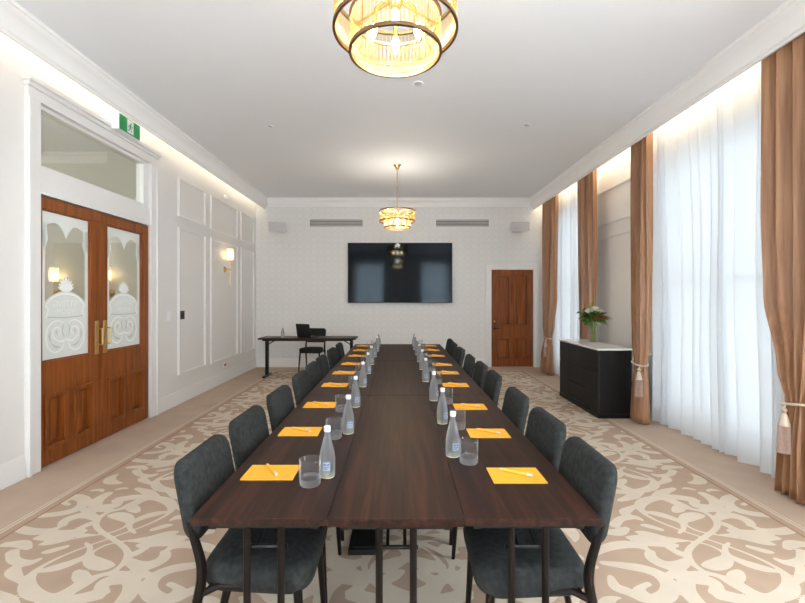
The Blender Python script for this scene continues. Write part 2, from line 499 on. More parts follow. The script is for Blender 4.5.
def rectring_x(bm, x, y0, y1, z0, z1, w, d, mi=0, sgn=1):
    """picture-frame moulding on a wall in the yz plane: outer rect, width w, standing d out"""
    x2 = x + sgn * d
    a, b = min(x, x2), max(x, x2)
    box(bm, a, b, y0, y1, z0, z0 + w, mi); box(bm, a, b, y0, y1, z1 - w, z1, mi)
    box(bm, a, b, y0, y0 + w, z0 + w, z1 - w, mi); box(bm, a, b, y1 - w, y1, z0 + w, z1 - w, mi)

def wall_x(name, x0, x1, y0, y1, z1, holes, mat):
    bm = BM(); y = y0
    for (a, b, c, d) in sorted(holes):
        box(bm, x0, x1, y, a, 0, z1)
        if c > 0: box(bm, x0, x1, a, b, 0, c)
        box(bm, x0, x1, a, b, d, z1); y = b
    box(bm, x0, x1, y, y1, 0, z1)
    return obj(name, bm, mat, angle=0)

def wall_y(name, y0, y1, x0, x1, z1, holes, mat):
    bm = BM(); x = x0
    for (a, b, c, d) in sorted(holes):
        box(bm, x, a, y0, y1, 0, z1)
        if c > 0: box(bm, a, b, y0, y1, 0, c)
        box(bm, a, b, y0, y1, d, z1); x = b
    box(bm, x, x1, y0, y1, 0, z1)
    return obj(name, bm, mat, angle=0)

ORD = ['first', 'second', 'third', 'fourth', 'fifth', 'sixth', 'seventh', 'eighth', 'ninth']

# ------------------------------------------------------------------ room shell
DY0, DY1, DZT = 3.61, 5.23, 3.13            # double-door opening in the left wall
BX0, BX1, BZT = 2.005, 2.905, 2.095         # door opening in the back wall
WZ0, WZ1 = 0.12, 3.08
tag(wall_x('wall_left', XL - 0.15, XL, YR, YB + 0.15, ZC, [(DY0, DY1, 0, DZT)], M['wall']), 'white painted left wall with panel mouldings and double doors', 'wall', kind='structure')
tag(wall_x('wall_right', XR, XR + 0.25, YR, YB + 0.15, ZC, [(a, b, WZ0, WZ1) for a, b in WINS_R], M['lightened_cream_wall']), 'cream right wall, brightened in its paint, with the tall curtained windows', 'wall', kind='structure')
tag(wall_y('wall_back', YB, YB + 0.15, XL, XR, ZC, [(BX0, BX1, 0, BZT)], M['paper']), 'far wall with pale trellis wallpaper behind the television', 'wall', kind='structure')
tag(wall_y('wall_rear', YR - 0.25, YR, XL - 0.15, XR + 0.25, ZC, [(a, b, 0.3, 3.05) for a, b in WINS_B], M['wall']), 'white wall behind the camera with two windows', 'wall', kind='structure')
bm = BM(); box(bm, XL - 2.7, XR + 0.25, YR - 0.25, YB + 0.15, ZC, ZC + 0.12)
tag(obj('ceiling', bm, M['ceil'], angle=0), 'flat pale grey ceiling', 'ceiling', kind='structure')

# --- carpet: plain tan surround, striped border, scroll pattern in the middle
PX0, PX1, PY0, PY1 = -2.41, 2.49, YR + 0.6, 8.55
floor_bm = BM()
box(floor_bm, XL - 2.7, XR + 0.25, YR - 0.25, YB + 0.15, -0.1, 0.0, 0)
def flat_rect(bm, x0, x1, y0, y1, z, mi):
    bm.faces.new([bm.verts.new(p) for p in ((x0, y0, z), (x1, y0, z), (x1, y1, z), (x0, y1, z))]).material_index = mi
def frame_rect(bm, g0, g1, z, mi):
    """ring between the pattern edge grown by g0 and by g1"""
    flat_rect(bm, PX0 - g1, PX0 - g0, PY0 - g1, PY1 + g1, z, mi); flat_rect(bm, PX1 + g0, PX1 + g1, PY0 - g1, PY1 + g1, z, mi)
    flat_rect(bm, PX0 - g0, PX1 + g0, PY1 + g0, PY1 + g1, z, mi); flat_rect(bm, PX0 - g0, PX1 + g0, PY0 - g1, PY0 - g0, z, mi)
flat_rect(floor_bm, PX0, PX1, PY0, PY1, 0.0006, 1)
frame_rect(floor_bm, 0.0, 0.014, 0.0006, 3)
frame_rect(floor_bm, 0.014, 0.065, 0.0006, 1)
frame_rect(floor_bm, 0.065, 0.078, 0.0006, 2)
frame_rect(floor_bm, 0.094, 0.104, 0.0006, 2)
# motif traced in the frame of the crossing stems on the right of the table
def floor_pt(zx, zy):
    px, py = 600 + zx / 3.927, 480 + zy / 3.927
    Y = CAM_Z * F_PX / (py - CY)
    return ((px - CX) * Y / F_PX, Y)
C0 = floor_pt(405, 228)
PAT_W = 0.64
MOTIF = [
    [(405, 228, .05), (370, 252, .05), (348, 275, .055), (345, 300, .06), (370, 335, .055), (415, 365, .05), (440, 372, .05)],
    [(408, 338, .05), (440, 338, .13), (478, 325, .14), (497, 303, .08), (475, 280, .035), (430, 258, .026), (380, 245, .024), (300, 232, .022), (200, 212, .02)],
    [(346, 296, .06), (315, 290, .09), (280, 272, .07), (262, 268, .03)],
    [(348, 312, .06), (310, 335, .12), (260, 335, .13), (212, 314, .12), (196, 292, .09), (205, 282, .05)],
    [(415, 365, .05), (470, 380, .07), (530, 408, .13), (600, 446, .12), (665, 464, .10), (722, 450, .12), (748, 420, .12), (737, 385, .09), (700, 350, .05), (620, 308, .035), (520, 268, .025), (405, 228, .022)],
    [(505, 248, .03), (490, 268, .045), (505, 296, .055), (565, 325, .10), (630, 345, .11), (690, 358, .05), (730, 372, .02)],
    [(520, 402, .10), (535, 378, .12), (548, 360, .06)],
    [(425, 366, .05), (375, 370, .08), (342, 388, .12), (338, 425, .13), (366, 468, .13), (410, 505, .10)],
    [(372, 374, .08), (318, 370, .13), (276, 374, .08)],
    [(375, 395, .10), (430, 398, .13), (456, 422, .10), (440, 444, .06)],
    [(640, 476, .08), (560, 470, .13), (490, 456, .13), (462, 462, .05)],
    [(10, 326, .06), (100, 338, .10), (180, 352, .12), (240, 378, .13), (272, 420, .13), (258, 456, .13), (205, 474, .13), (160, 446, .12), (160, 424, .06), (190, 408, .05)],
    [(-40, 300, .05), (20, 268, .10), (90, 254, .12), (150, 258, .10), (188, 276, .05)],
    [(105, 226, .03), (140, 232, .12), (200, 236, .18), (250, 238, .10), (340, 240, .02)],
    [(140, 204, .03), (180, 214, .12), (235, 228, .12)],
    [(150, 256, .03), (220, 250, .10), (285, 258, .07), (305, 254, .02)],
    [(55, 178, .10), (80, 154, .09), (130, 146, .09), (165, 158, .04)],
    [(10, 204, .08), (70, 206, .12), (105, 190, .06)],
    [(165, 178, .04), (190, 182, .08), (240, 196, .06)],
    [(160, 470, .06), (110, 440, .10), (60, 420, .10), (40, 380, .05)],
    [(700, 455, .06), (680, 480, .12), (660, 520, .12), (600, 560, .06)],
    [(770, 400, .05), (800, 360, .11), (770, 330, .06)],
]
tile = []
for st in MOTIF:
    pts = []
    for (zx, zy, w) in st:
        X, Y = floor_pt(zx, zy)
        pts.append((X - C0[0], Y - C0[1], w))
    tile.append(pts); tile.append([(-a, -b, w) for a, b, w in pts])
import numpy as np
TX, TY, GS = 1.812, 1.16, 0.0125
gx, gy = int(math.ceil((PX1 - PX0) / GS)), int(math.ceil((PY1 - PY0) / GS))
hx, hy = (PX1 - PX0) / gx, (PY1 - PY0) / gy
field = np.full((gx + 1, gy + 1), -1.0)
GX, GY = PX0 + hx * np.arange(gx + 1), PY0 + hy * np.arange(gy + 1)
def stamp(x, y, r):
    R = r + 0.03
    i0, i1 = max(0, int((x - R - PX0) / hx)), min(gx, int((x + R - PX0) / hx) + 1)
    j0, j1 = max(0, int((y - R - PY0) / hy)), min(gy, int((y + R - PY0) / hy) + 1)
    if i0 > i1 or j0 > j1: return
    d = r - np.hypot(GX[i0:i1 + 1, None] - x, GY[None, j0:j1 + 1] - y)
    field[i0:i1 + 1, j0:j1 + 1] = np.maximum(field[i0:i1 + 1, j0:j1 + 1], d)
smooth_tile = [catmull(pts, 12) for pts in tile]
for i in range(-2, 3):
    for j in range(-4, 7):
        ox, oy = 0.056 + i * TX, C0[1] + j * TY
        if not (PX0 - 1.4 < ox < PX1 + 1.4 and PY0 - 1.3 < oy < PY1 + 1.3): continue
        for mir, pts in [(m_, p_) for m_ in ((1,) if i > 0 else (-1,) if i < 0 else (1, -1)) for p_ in smooth_tile]:
            for (a0, b0, w0), (a1, b1, w1) in zip(pts[:-1], pts[1:]):
                for t in (0.0, 0.5):
                    a, b, w = a0 + (a1 - a0) * t, b0 + (b1 - b0) * t, w0 + (w1 - w0) * t
                    stamp(ox + mir * a, oy + b, w * PAT_W / 2)
# leaves curled into whatever ground is still bare, mirrored about the middle of the room
frnd = np.random.RandomState(3)
for R in (0.15, 0.125, 0.105, 0.085, 0.07, 0.06):
    for _ in range(2600):
        x, y = frnd.uniform(0.056, PX1), frnd.uniform(PY0, PY1)
        i0, i1 = max(0, int((x - R - PX0) / hx)), min(gx, int((x + R - PX0) / hx) + 1)
        j0, j1 = max(0, int((y - R - PY0) / hy)), min(gy, int((y + R - PY0) / hy) + 1)
        w = field[i0:i1 + 1, j0:j1 + 1]
        if w[np.hypot(GX[i0:i1 + 1, None] - x, GY[None, j0:j1 + 1] - y) < R].max(initial=-1) > -0.004: continue
        th, cv, l = frnd.uniform(0, 2 * PI), frnd.choice([-1, 1]) * frnd.uniform(0.8, 1.9), R * 1.75
        for k in range(25):
            t = k / 24 - 0.5; a = th + cv * t
            px_, py_ = x + l * t * math.cos(a), y + l * t * math.sin(a)
            rr = R * 0.30 * max(0.12, math.sin(PI * min(1, (k / 24) * 0.85 + 0.12)))
            stamp(px_, py_, rr); stamp(2 * 0.056 - px_, py_, rr)
# contour the field: full cells merged into strips, edge cells cut exactly
pv, pf, vid = [], [], {}
def pvert(x, y):
    k = (round(x, 5), round(y, 5))
    if k not in vid: vid[k] = len(pv); pv.append((x, y, 0.0013))
    return vid[k]
pos = field > 0
cnt = pos[:-1, :-1].astype(int) + pos[1:, :-1] + pos[:-1, 1:] + pos[1:, 1:]
for i in range(gx):
    j = 0
    while j < gy:
        c = cnt[i, j]
        if c == 4:
            j2 = j
            while j2 < gy and cnt[i, j2] == 4: j2 += 1
            pf.append([pvert(GX[i], GY[j]), pvert(GX[i + 1], GY[j]), pvert(GX[i + 1], GY[j2]), pvert(GX[i], GY[j2])]); j = j2; continue
        if c:
            cs = [(i, j), (i + 1, j), (i + 1, j + 1), (i, j + 1)]; q = []
            for m in range(4):
                a, b = cs[m], cs[(m + 1) % 4]
                fa, fb = max(field[a], -0.05), max(field[b], -0.05)
                if fa > 0: q.append(pvert(GX[a[0]], GY[a[1]]))
                if (fa > 0) != (fb > 0):
                    t = fa / (fa - fb); q.append(pvert(GX[a[0]] + (GX[b[0]] - GX[a[0]]) * t, GY[a[1]] + (GY[b[1]] - GY[a[1]]) * t))
            q = [v for n, v in enumerate(q) if v != q[n - 1]]
            if len(q) >= 3 and len(set(q)) == len(q): pf.append(q)
        j += 1
tmp = bpy.data.meshes.new('tmp'); tmp.from_pydata(pv, [], pf)
for p in tmp.polygons: p.material_index = 2
floor_bm.from_mesh(tmp); bpy.data.meshes.remove(tmp)
for f in floor_bm.faces:
    f.normal_update()
    if len(f.verts) and abs(f.normal.z) > 0.9 and f.normal.z < 0 and f.calc_center_median().z > 0.0001: f.normal_flip()
tag(obj('floor', floor_bm, [M['carpet'], M['ground'], M['cream'], M['stripe']], angle=0, recalc=False), 'fitted carpet with cream scrolls on tan and a plain tan border', 'floor', kind='structure')

# --- cornices
CORN_L = [(-2.885, 3.40), (-2.868, 3.40), (-2.862, 3.425), (-2.852, 3.43), (-2.848, 3.47), (-2.835, 3.51), (-2.812, 3.545), (-2.785, 3.565), (-2.783, 3.58), (-2.768, 3.585), (-2.764, 3.61), (-2.885, 3.61)]
CORN_R = [(2.918, 3.375), (2.900, 3.375), (2.894, 3.40), (2.884, 3.406), (2.880, 3.45), (2.868, 3.50), (2.850, 3.54), (2.825, 3.562), (2.823, 3.58), (2.808, 3.585), (2.804, 3.61), (2.918, 3.61)]
bm = BM(); prism_y(bm, CORN_L, YR, YB); tag(obj('trim_1', bm, M['cornice'], angle=50), 'white cornice along the left side hiding a cove light', 'cornice', kind='structure')
bm = BM(); prism_y(bm, CORN_R, YR, YB); tag(obj('trim_2', bm, M['cornice'], angle=50), 'white cornice along the right side in front of the curtain tops', 'cornice', kind='structure')
bm = BM()
prism_x(bm, [(YB, 3.44), (YB - 0.02, 3.44), (YB - 0.025, 3.465), (YB - 0.04, 3.47), (YB - 0.05, 3.51), (YB - 0.075, 3.55), (YB - 0.11, 3.565), (YB - 0.112, 3.585), (YB - 0.13, 3.59), (YB - 0.13, 3.61), (YB, 3.61)], -2.79, 2.83)
tag(obj('trim_3', bm, M['cornice'], angle=50), 'white cornice along the top of the far wall', 'cornice', kind='structure')

# --- baseboards
def base_prof(d): return [(0, 0), (d, 0), (d, 0.135), (d * 0.75, 0.15), (d * 0.75, 0.165), (d * 0.3, 0.185), (0, 0.185)]
bm = BM()
for (a, b) in ((YR, DY0 - 0.14), (DY1 + 0.14, YB)): prism_y(bm, [(XL + x, z) for x, z in base_prof(0.022)], a, b)
tag(obj('baseboard_left', bm, M['trim'], angle=30), 'white skirting board along the left wall', 'baseboard', kind='structure')
bm = BM()
for (a, b) in ((XL + 0.022, BX0 - 0.125), (BX1 + 0.125, XR - 0.022)): prism_x(bm, [(YB - x, z) for x, z in base_prof(0.022)], a, b)
tag(obj('baseboard_back', bm, M['trim'], angle=30), 'white skirting board along the far wall', 'baseboard', kind='structure')
bm = BM()
for (a, b) in ((YR, -0.22), (1.77, 3.38), (5.37, 7.03), (8.62, YB - 0.022)): prism_y(bm, [(XR - x, z) for x, z in base_prof(0.022)], a, b)
tag(obj('baseboard_right', bm, M['trim'], angle=30), 'white skirting board along the right wall', 'baseboard', kind='structure')

# --- panel mouldings
def mould(bm, x, y0, y1, z0, z1, sgn):
    rectring_x(bm, x, y0, y1, z0, z1, 0.035, 0.012, 0, sgn)
    rectring_x(bm, x, y0 + 0.010, y1 - 0.010, z0 + 0.010, z1 - 0.010, 0.016, 0.022, 0, sgn)
bm = BM()
for (a, b) in ((5.90, 6.74), (6.92, 8.08), (8.25, 9.00)):
    mould(bm, XL, a, b, 2.61, 3.17, 1); mould(bm, XL, a, b, 0.40, 2.47, 1)
tag(obj('trim_4', bm, M['trim'], angle=30), 'white panel mouldings on the left wall beyond the double doors', 'wall panelling', kind='structure')
bm = BM()
mould(bm, XR, 5.45, 6.95, 2.60, 3.14, -1); mould(bm, XR, 5.45, 6.95, 0.40, 2.42, -1)
tag(obj('trim_5', bm, M['lightened_cream_wall'], angle=30), 'panel mouldings on the right wall above the sideboard', 'wall panelling', kind='structure')

# --- windows with glazing bars
def window(name, axis, a, b, z0, z1, plane, depth, label):
    root = empty(name, (0, 0, 0), kind='structure', label=label, cat='window')
    fr, gl = BM(), BM()
    def bx(bm, u0, u1, w0, w1, p0, p1):
        if axis == 'x': box(bm, min(p0, p1), max(p0, p1), u0, u1, w0, w1)
        else: box(bm, u0, u1, min(p0, p1), max(p0, p1), w0, w1)
    p0, p1 = plane + depth * 0.45, plane + depth * 0.75
    t = 0.06
    bx(fr, a, a + t, z0, z1, p0, p1); bx(fr, b - t, b, z0, z1, p0, p1)
    bx(fr, a + t, b - t, z0, z0 + 0.09, p0, p1); bx(fr, a + t, b - t, z1 - t, z1, p0, p1)
    zm = z0 + (z1 - z0) * 0.52
    bx(fr, a + t, b - t, zm - 0.035, zm + 0.035, p0, p1)
    mid = (a + b) / 2
    bx(fr, mid - 0.015, mid + 0.015, z0 + 0.09, z1 - t, p0 + (p1 - p0) * 0.2, p1 - (p1 - p0) * 0.2)
    pm = (p0 + p1) / 2
    bx(gl, a + t * 0.5, b - t * 0.5, z0 + 0.05, z1 - t * 0.5, pm - 0.002, pm + 0.002)
    obj('window_frame', fr, M['trim'], root, angle=0, bevel=0.004)
    obj('window_pane', gl, M['pane'], root, angle=0)
    ar = BM()
    w = 0.11; s = -1 if depth > 0 else 1
    q0, q1 = plane, plane + s * 0.02
    bx(ar, a - w, a, 0.0 if z0 < 0.2 else z0 - w, z1 + w, q0, q1); bx(ar, b, b + w, 0.0 if z0 < 0.2 else z0 - w, z1 + w, q0, q1); bx(ar, a, b, z1, z1 + w, q0, q1)
    if z0 >= 0.2: bx(ar, a, b, z0 - w, z0, q0, q1)
    obj('architrave', ar, M['trim'], root, angle=0, bevel=0.005)
window('window_1', 'x', *WINS_R[0], WZ0, WZ1, XR, 0.25, 'tall window behind the near white sheers on the right')
window('window_2', 'x', *WINS_R[1], WZ0, WZ1, XR, 0.25, 'tall window behind the far white sheers beside the back door')
window('added_window_5', 'x', *WINS_R[2], WZ0, WZ1, XR, 0.25, 'added tall window for daylight on the right, beside the camera and out of the picture')  # unseen window, added to let more daylight in
window('window_3', 'y', *WINS_B[0], 0.3, 3.05, YR, -0.25, 'window behind the camera, reflected at the left of the television')
window('window_4', 'y', *WINS_B[1], 0.3, 3.05, YR, -0.25, 'window behind the camera, reflected at the right of the television')

# --- double cedar doors with etched glass
XD = XL - 0.008                      # room-side face of the leaves
door = empty('door_1', (0, 0, 0), kind='structure', label='pair of glazed cedar doors in the left wall under the exit sign', cat='double door')
ar = BM()
for (a, b) in ((DY0 - 0.13, DY0), (DY1, DY1 + 0.13)):
    box(ar, XL, XL + 0.03, a, b, 0, DZT); box(ar, XL + 0.03, XL + 0.045, a if a < DY0 - 0.01 else b - 0.03, a + 0.03 if a < DY0 - 0.01 else b, 0, DZT)
box(ar, XL, XL + 0.03, DY0 - 0.13, DY1 + 0.13, DZT, DZT + 0.09)
box(ar, XL, XL + 0.05, DY0 - 0.14, DY1 + 0.14, DZT + 0.09, DZT + 0.125)
box(ar, XL, XL + 0.075, DY0 - 0.155, DY1 + 0.155, DZT + 0.125, DZT + 0.165)
box(ar, XL - 0.14, XL + 0.005, DY0, DY1, 2.36, 2.58)          # transom rail
box(ar, XL - 0.02, XL + 0.015, DY0, DY1, 2.36, 2.385)
for (y0, y1, z0, z1) in ((DY0, DY0 + 0.035, 2.58, DZT), (DY1 - 0.1, DY1, 2.58, DZT), (DY0 + 0.035, DY1 - 0.1, 2.58, 2.615), (DY0 + 0.035, DY1 - 0.1, DZT - 0.035, DZT)):
    box(ar, XL - 0.10, XL - 0.012, y0, y1, z0, z1)
obj('door_frame', ar, M['trim'], door, angle=0, bevel=0.004)
tg = BM(); box(tg, XL - 0.06, XL - 0.054, DY0 + 0.02, DY1 - 0.08, 2.60, DZT - 0.02)
obj('transom_pane', tg, M['transom'], door, angle=0)

def text_faces(body, size):
    cu = bpy.data.curves.new('lettering', 'FONT'); cu.body = body; cu.size = size; cu.align_x = 'CENTER'
    cu.resolution_u = 3
    o = bpy.data.objects.new('lettering', cu); COL.objects.link(o)
    bpy.context.view_layer.update()
    me = bpy.data.meshes.new_from_object(o.evaluated_get(bpy.context.evaluated_depsgraph_get()))
    vs_ = [tuple(v.co[:2]) for v in me.vertices]; fs = [tuple(p.vertices) for p in me.polygons]
    bpy.data.objects.remove(o); bpy.data.curves.remove(cu); bpy.data.meshes.remove(me)
    return vs_, fs

def etched_pane(y0, y1, z0, z1):
    bm = BM()
    xg = XD - 0.022
    box(bm, xg - 0.005, xg, y0, y1, z0, z1, 0)
    yc, hw = (y0 + y1) / 2, (y1 - y0) / 2
    def lay(k):
        return lambda a, b: (xg + 0.0006 * k, yc + a, b)
    B = lay(1)
    W = hw
    # frame band with scalloped top
    poly2(bm, [(-W, z0), (-W + .055, z0), (-W + .055, z1 - .12), (-W, z1 - .12)], B, 1)
    poly2(bm, [(W - .055, z0), (W, z0), (W, z1 - .12), (W - .055, z1 - .12)], B, 1)
    top = [(-W, z1), (-W, z1 - .30), (-W + .055, z1 - .34), (-W + .085, z1 - .26), (-W + .075, z1 - .17)]
    for k in range(9):
        t = k / 8; top.append((-W + .075 + t * (W - .075), z1 - .13 + .035 * math.sin(PI * t) - .0 - .10 * t ** 4))
    for k in range(9):
        t = 1 - k / 8; top.append((W - .075 - t * (W - .075), z1 - .13 + .035 * math.sin(PI * t) - .10 * t ** 4))
    top += [(W - .075, z1 - .17), (W - .085, z1 - .26), (W - .055, z1 - .34), (W, z1 - .30), (W, z1)]
    poly2(bm, top, B, 1)
    # shield filling the lower part
    zs = z0 + 0.52
    sh = [(-W + .055, z0), (-W + .055, zs)]
    for k in range(13):
        t = k / 12; sh.append((-W + .055 + t * (2 * W - .11), zs + .10 * math.sin(PI * t) ** 0.8))
    sh += [(W - .055, zs), (W - .055, z0)]
    poly2(bm, sh, B, 1)
    D, E = lay(2), lay(3)
    # arch line over the words, rule under them
    ribbon(bm, [(-W + .07, zs - .02, .012), (-W * .45, zs + .05, .014), (0, zs + .075, .016), (W * .45, zs + .05, .014), (W - .07, zs - .02, .012)], D, 2)
    ribbon(bm, [(-W + .08, z0 + .385, .010), (0, z0 + .375, .012), (W - .08, z0 + .385, .010)], D, 3)
    ribbon(bm, [(-W + .06, zs - .03, .012), (-W + .085, z0 + .45, .012), (-W + .07, z0 + .38, .012)], D, 2)
    ribbon(bm, [(W - .06, zs - .03, .012), (W - .085, z0 + .45, .012), (W - .07, z0 + .38, .012)], D, 2)
    for body, size, zz in (('SITTING', .080, z0 + .475), ('ROOM', .072, z0 + .402)):
        v, f = text_faces(body, size)
        for m_i, dx, mp in ((3, 0.004, D), (2, 0.0, E)):
            bv = [bm.verts.new(mp(-a + dx, zz + b - dx * .7)) for a, b in v]   # reads reversed from inside the room
            for q in f:
                try: bm.faces.new([bv[i] for i in q]).material_index = m_i
                except ValueError: pass
    # acanthus scrolls
    for s in (-1, 1):
        ribbon(bm, [(s * .03, z0 + .33, .008), (s * .11, z0 + .35, .012), (s * .20, z0 + .30, .014), (s * .225, z0 + .20, .014), (s * .20, z0 + .11, .016), (s * .13, z0 + .065, .018), (s * .06, z0 + .085, .016), (s * .03, z0 + .13, .010)], D, 2)
        ribbon(bm, [(s * .02, z0 + .15, .01), (s * .09, z0 + .165, .012), (s * .15, z0 + .21, .014), (s * .14, z0 + .275, .014), (s * .09, z0 + .29, .012), (s * .06, z0 + .25, .012), (s * .085, z0 + .22, .010)], D, 2)
        ribbon(bm, [(s * .025, z0 + .20, .008), (s * .045, z0 + .26, .014), (s * .03, z0 + .31, .008)], D, 3)
        ribbon(bm, [(s * .17, z0 + .16, .006), (s * .19, z0 + .21, .02), (s * .18, z0 + .26, .006)], D, 3)
        ribbon(bm, [(s * .10, z0 + .225, .006), (s * .115, z0 + .25, .016), (s * .10, z0 + .262, .006)], D, 3)
        ribbon(bm, [(s * .07, z0 + .11, .006), (s * .12, z0 + .115, .02), (s * .17, z0 + .15, .006)], D, 3)
    ribbon(bm, [(-.09, z0 + .155, .01), (0, z0 + .17, .016), (.09, z0 + .155, .01)], D, 2)
    # fan of leaves standing on the arch
    for k in range(-4, 5):
        a = PI / 2 + k * 0.30; r = 0.125 - 0.008 * abs(k)
        ribbon(bm, [(0, zs + .10, .01), (r * .55 * math.cos(a), zs + .10 + r * .55 * math.sin(a), .034), (r * math.cos(a), zs + .10 + r * math.sin(a), .012)], lay(2 + 0.15 * k), 2)
    return bm

def leaf_mesh(face, back, sgn, lo, hi, zb, zt, rows, axis):
    """a door leaf as one mesh. rows: list of (z0, z1, [(u0,u1,kind)...]) from the bottom up"""
    bm = BM()
    def bx(u0, u1, w0, w1, d0, d1):
        p0, p1 = face - sgn * d0, face - sgn * d1
        p0, p1 = min(p0, p1), max(p0, p1)
        if axis == 'x': box(bm, p0, p1, u0, u1, w0, w1)
        else: box(bm, u0, u1, p0, p1, w0, w1)
    T = abs(face - back)
    z = zb
    for (z0, z1, ops) in rows:
        bx(lo, hi, z, z0, 0, T)
        u = lo
        for (u0, u1, kind) in ops:
            bx(u, u0, z0, z1, 0, T)
            if kind == 'panel':
                bx(u0, u1, z0, z1, 0.034, T - 0.003)
                m = 0.026                                   # bolection moulding
                for (a, b, c, d) in ((u0 - .008, u1 + .008, z0 - .008, z0 + m), (u0 - .008, u1 + .008, z1 - m, z1 + .008), (u0 - .008, u0 + m, z0 + m, z1 - m), (u1 - m, u1 + .008, z0 + m, z1 - m)):
                    bx(a, b, c, d, -0.014, 0.0345)
                bx(u0 + .055, u1 - .055, z0 + .055, z1 - .055, 0.022, 0.0345)
            else:
                m = 0.012
                for (a, b, c, d) in ((u0, u1, z0, z0 + m), (u0, u1, z1 - m, z1), (u0, u0 + m, z0 + m, z1 - m), (u1 - m, u1, z0 + m, z1 - m)):
                    bx(a, b, c, d, 0.008, 0.04)
            u = u1
        bx(u, hi, z0, z1, 0, T)
        z = z1
    bx(lo, hi, z, zt, 0, T)
    return bm

for k, (a, b, g0, g1, pans) in enumerate(((3.615, 4.392, 3.665, 4.245, ((3.69, 3.92), (4.03, 4.26))), (4.396, 5.225, 4.49, 5.09, ((4.50, 4.76), (4.86, 5.10))))):
    bm = leaf_mesh(XD, XD - 0.045, 1, a, b, 0.008, 2.352, [(0.15, 0.62, [(p, q, 'panel') for p, q in pans]), (0.915, 2.245, [(g0, g1, 'glass')])], 'x')
    lf = obj('door_leaf', bm, M['cedar'], door, angle=0, bevel=0.003)
    bm = etched_pane(g0, g1, 0.915, 2.245)
    obj('etched_pane', bm, [M['pane'], M['etch'], M['etch2'], M['etch3']], lf, angle=0, recalc=False)
    yp = b - 0.065 if k == 0 else a + 0.055
    hb = BM()
    box(hb, XD, XD + 0.005, yp - .028, yp + .028, 0.90, 1.24)
    for z in (0.93, 1.04, 1.12, 1.21): lathe(hb, [(0, 0.012), (0.010, 0.010), (0.013, 0.0)], 12, (XD + 0.004, yp, z), axis='x')
    obj('lock_plate', hb, M['brass'], lf, angle=30, bevel=0.002)
    hb = BM()
    tube(hb, catmull([(XD + .004, yp, 1.00), (XD + .05, yp, 1.00), (XD + .058, yp, 1.01), (XD + .058, yp, 1.15), (XD + .05, yp, 1.16), (XD + .004, yp, 1.16)], 4), 0.0065, 8)
    obj('pull_handle', hb, M['brass'], lf)
    hb = BM(); xb = XD - 0.045
    tube(hb, catmull([(xb - .001, yp, 1.00), (xb - .05, yp, 1.00), (xb - .058, yp, 1.01), (xb - .058, yp, 1.15), (xb - .05, yp, 1.16), (xb - .001, yp, 1.16)], 4), 0.0065, 8)
    obj('pull_handle', hb, M['brass'], lf)

# --- small hall behind the double doors
HX, HY0, HY1 = -5.6, 2.6, 6.3
bm = BM(); box(bm, HX - 0.1, HX, HY0, HY1, 0, ZC)
tag(obj('wall_hall', bm, M['hall'], angle=0), 'beige hall wall seen through the door glass', 'wall', kind='structure')
bm = BM(); box(bm, HX, XL - 0.15, HY1, HY1 + 0.1, 0, ZC); box(bm, HX, XL - 0.15, HY0 - 0.1, HY0, 0, ZC)
tag(obj('wall_hall_ends', bm, M['hall'], angle=0), 'beige end walls of the hall beyond the doors', 'wall', kind='structure')
bm = BM(); prism_x(bm, [(HY1, 3.47), (HY1 - .02, 3.47), (HY1 - .03, 3.51), (HY1 - .06, 3.56), (HY1 - .09, 3.58), (HY1 - .10, 3.61), (HY1, 3.61)], HX, -4.24)
tag(obj('trim_6', bm, M['trim'], angle=0), 'white cornice in the hall, seen through the transom', 'cornice', kind='structure')
bm = BM(); box(bm, -4.24, XL - 0.15, HY1 - 0.1, HY1, 0, ZC)
tag(obj('wall_hall_pier', bm, M['hall'], angle=0), 'plain pier in the hall, seen at the right of the transom', 'wall', kind='structure')
hl = bpy.data.lights.new('hall_fill_light', 'POINT'); hl.energy = 34; hl.color = (0.97, 0.96, 0.90); hl.shadow_soft_size = 0.12  # light added to brighten the hall, no fixture hangs here
hlo = bpy.data.objects.new('hall_fill_light', hl); COL.objects.link(hlo); hlo.location = (-4.4, 3.2, 2.9)

# --- cedar door in the back wall
d2 = empty('door_2', (0, 0, 0), kind='structure', label='four panelled cedar door in the far wall', cat='door')
ar = BM()
box(ar, BX0 - 0.12, BX0, YB - 0.03, YB, 0, BZT + 0.12); box(ar, BX1, BX1 + 0.12, YB - 0.03, YB, 0, BZT + 0.12); box(ar, BX0, BX1, YB - 0.03, YB, BZT, BZT + 0.12)
box(ar, BX0 - 0.12, BX0 - 0.09, YB - 0.042, YB - 0.03, 0, BZT + 0.12); box(ar, BX1 + 0.09, BX1 + 0.12, YB - 0.042, YB - 0.03, 0, BZT + 0.12); box(ar, BX0 - 0.09, BX1 + 0.09, YB - 0.042, YB - 0.03, BZT + 0.09, BZT + 0.12)
obj('door_frame', ar, M['trim'], d2, angle=0, bevel=0.004)
bm = leaf_mesh(YB - 0.004, YB + 0.042, -1, BX0 + 0.004, BX1 - 0.004, 0.008, BZT - 0.004, [(0.16, 0.63, [(2.125, 2.41, 'panel'), (2.505, 2.79, 'panel')]), (0.89, 1.965, [(2.125, 2.41, 'panel'), (2.505, 2.79, 'panel')])], 'y')
lf = obj('door_leaf', bm, M['cedar'], d2, angle=0, bevel=0.003)
bm = BM(); lathe(bm, [(0.0, -0.065), (0.022, -0.06), (0.028, -0.045), (0.022, -0.03), (0.011, -0.02), (0.011, -0.006), (0.026, -0.004), (0.026, 0)], 16, (2.075, YB - 0.004, 0.83), axis='y')
tube(bm, [(2.075, YB - 0.045, 0.83), (2.18, YB - 0.05, 0.83)], [0.012, 0.008], 8)
obj('door_handle', bm, M['black'], lf)
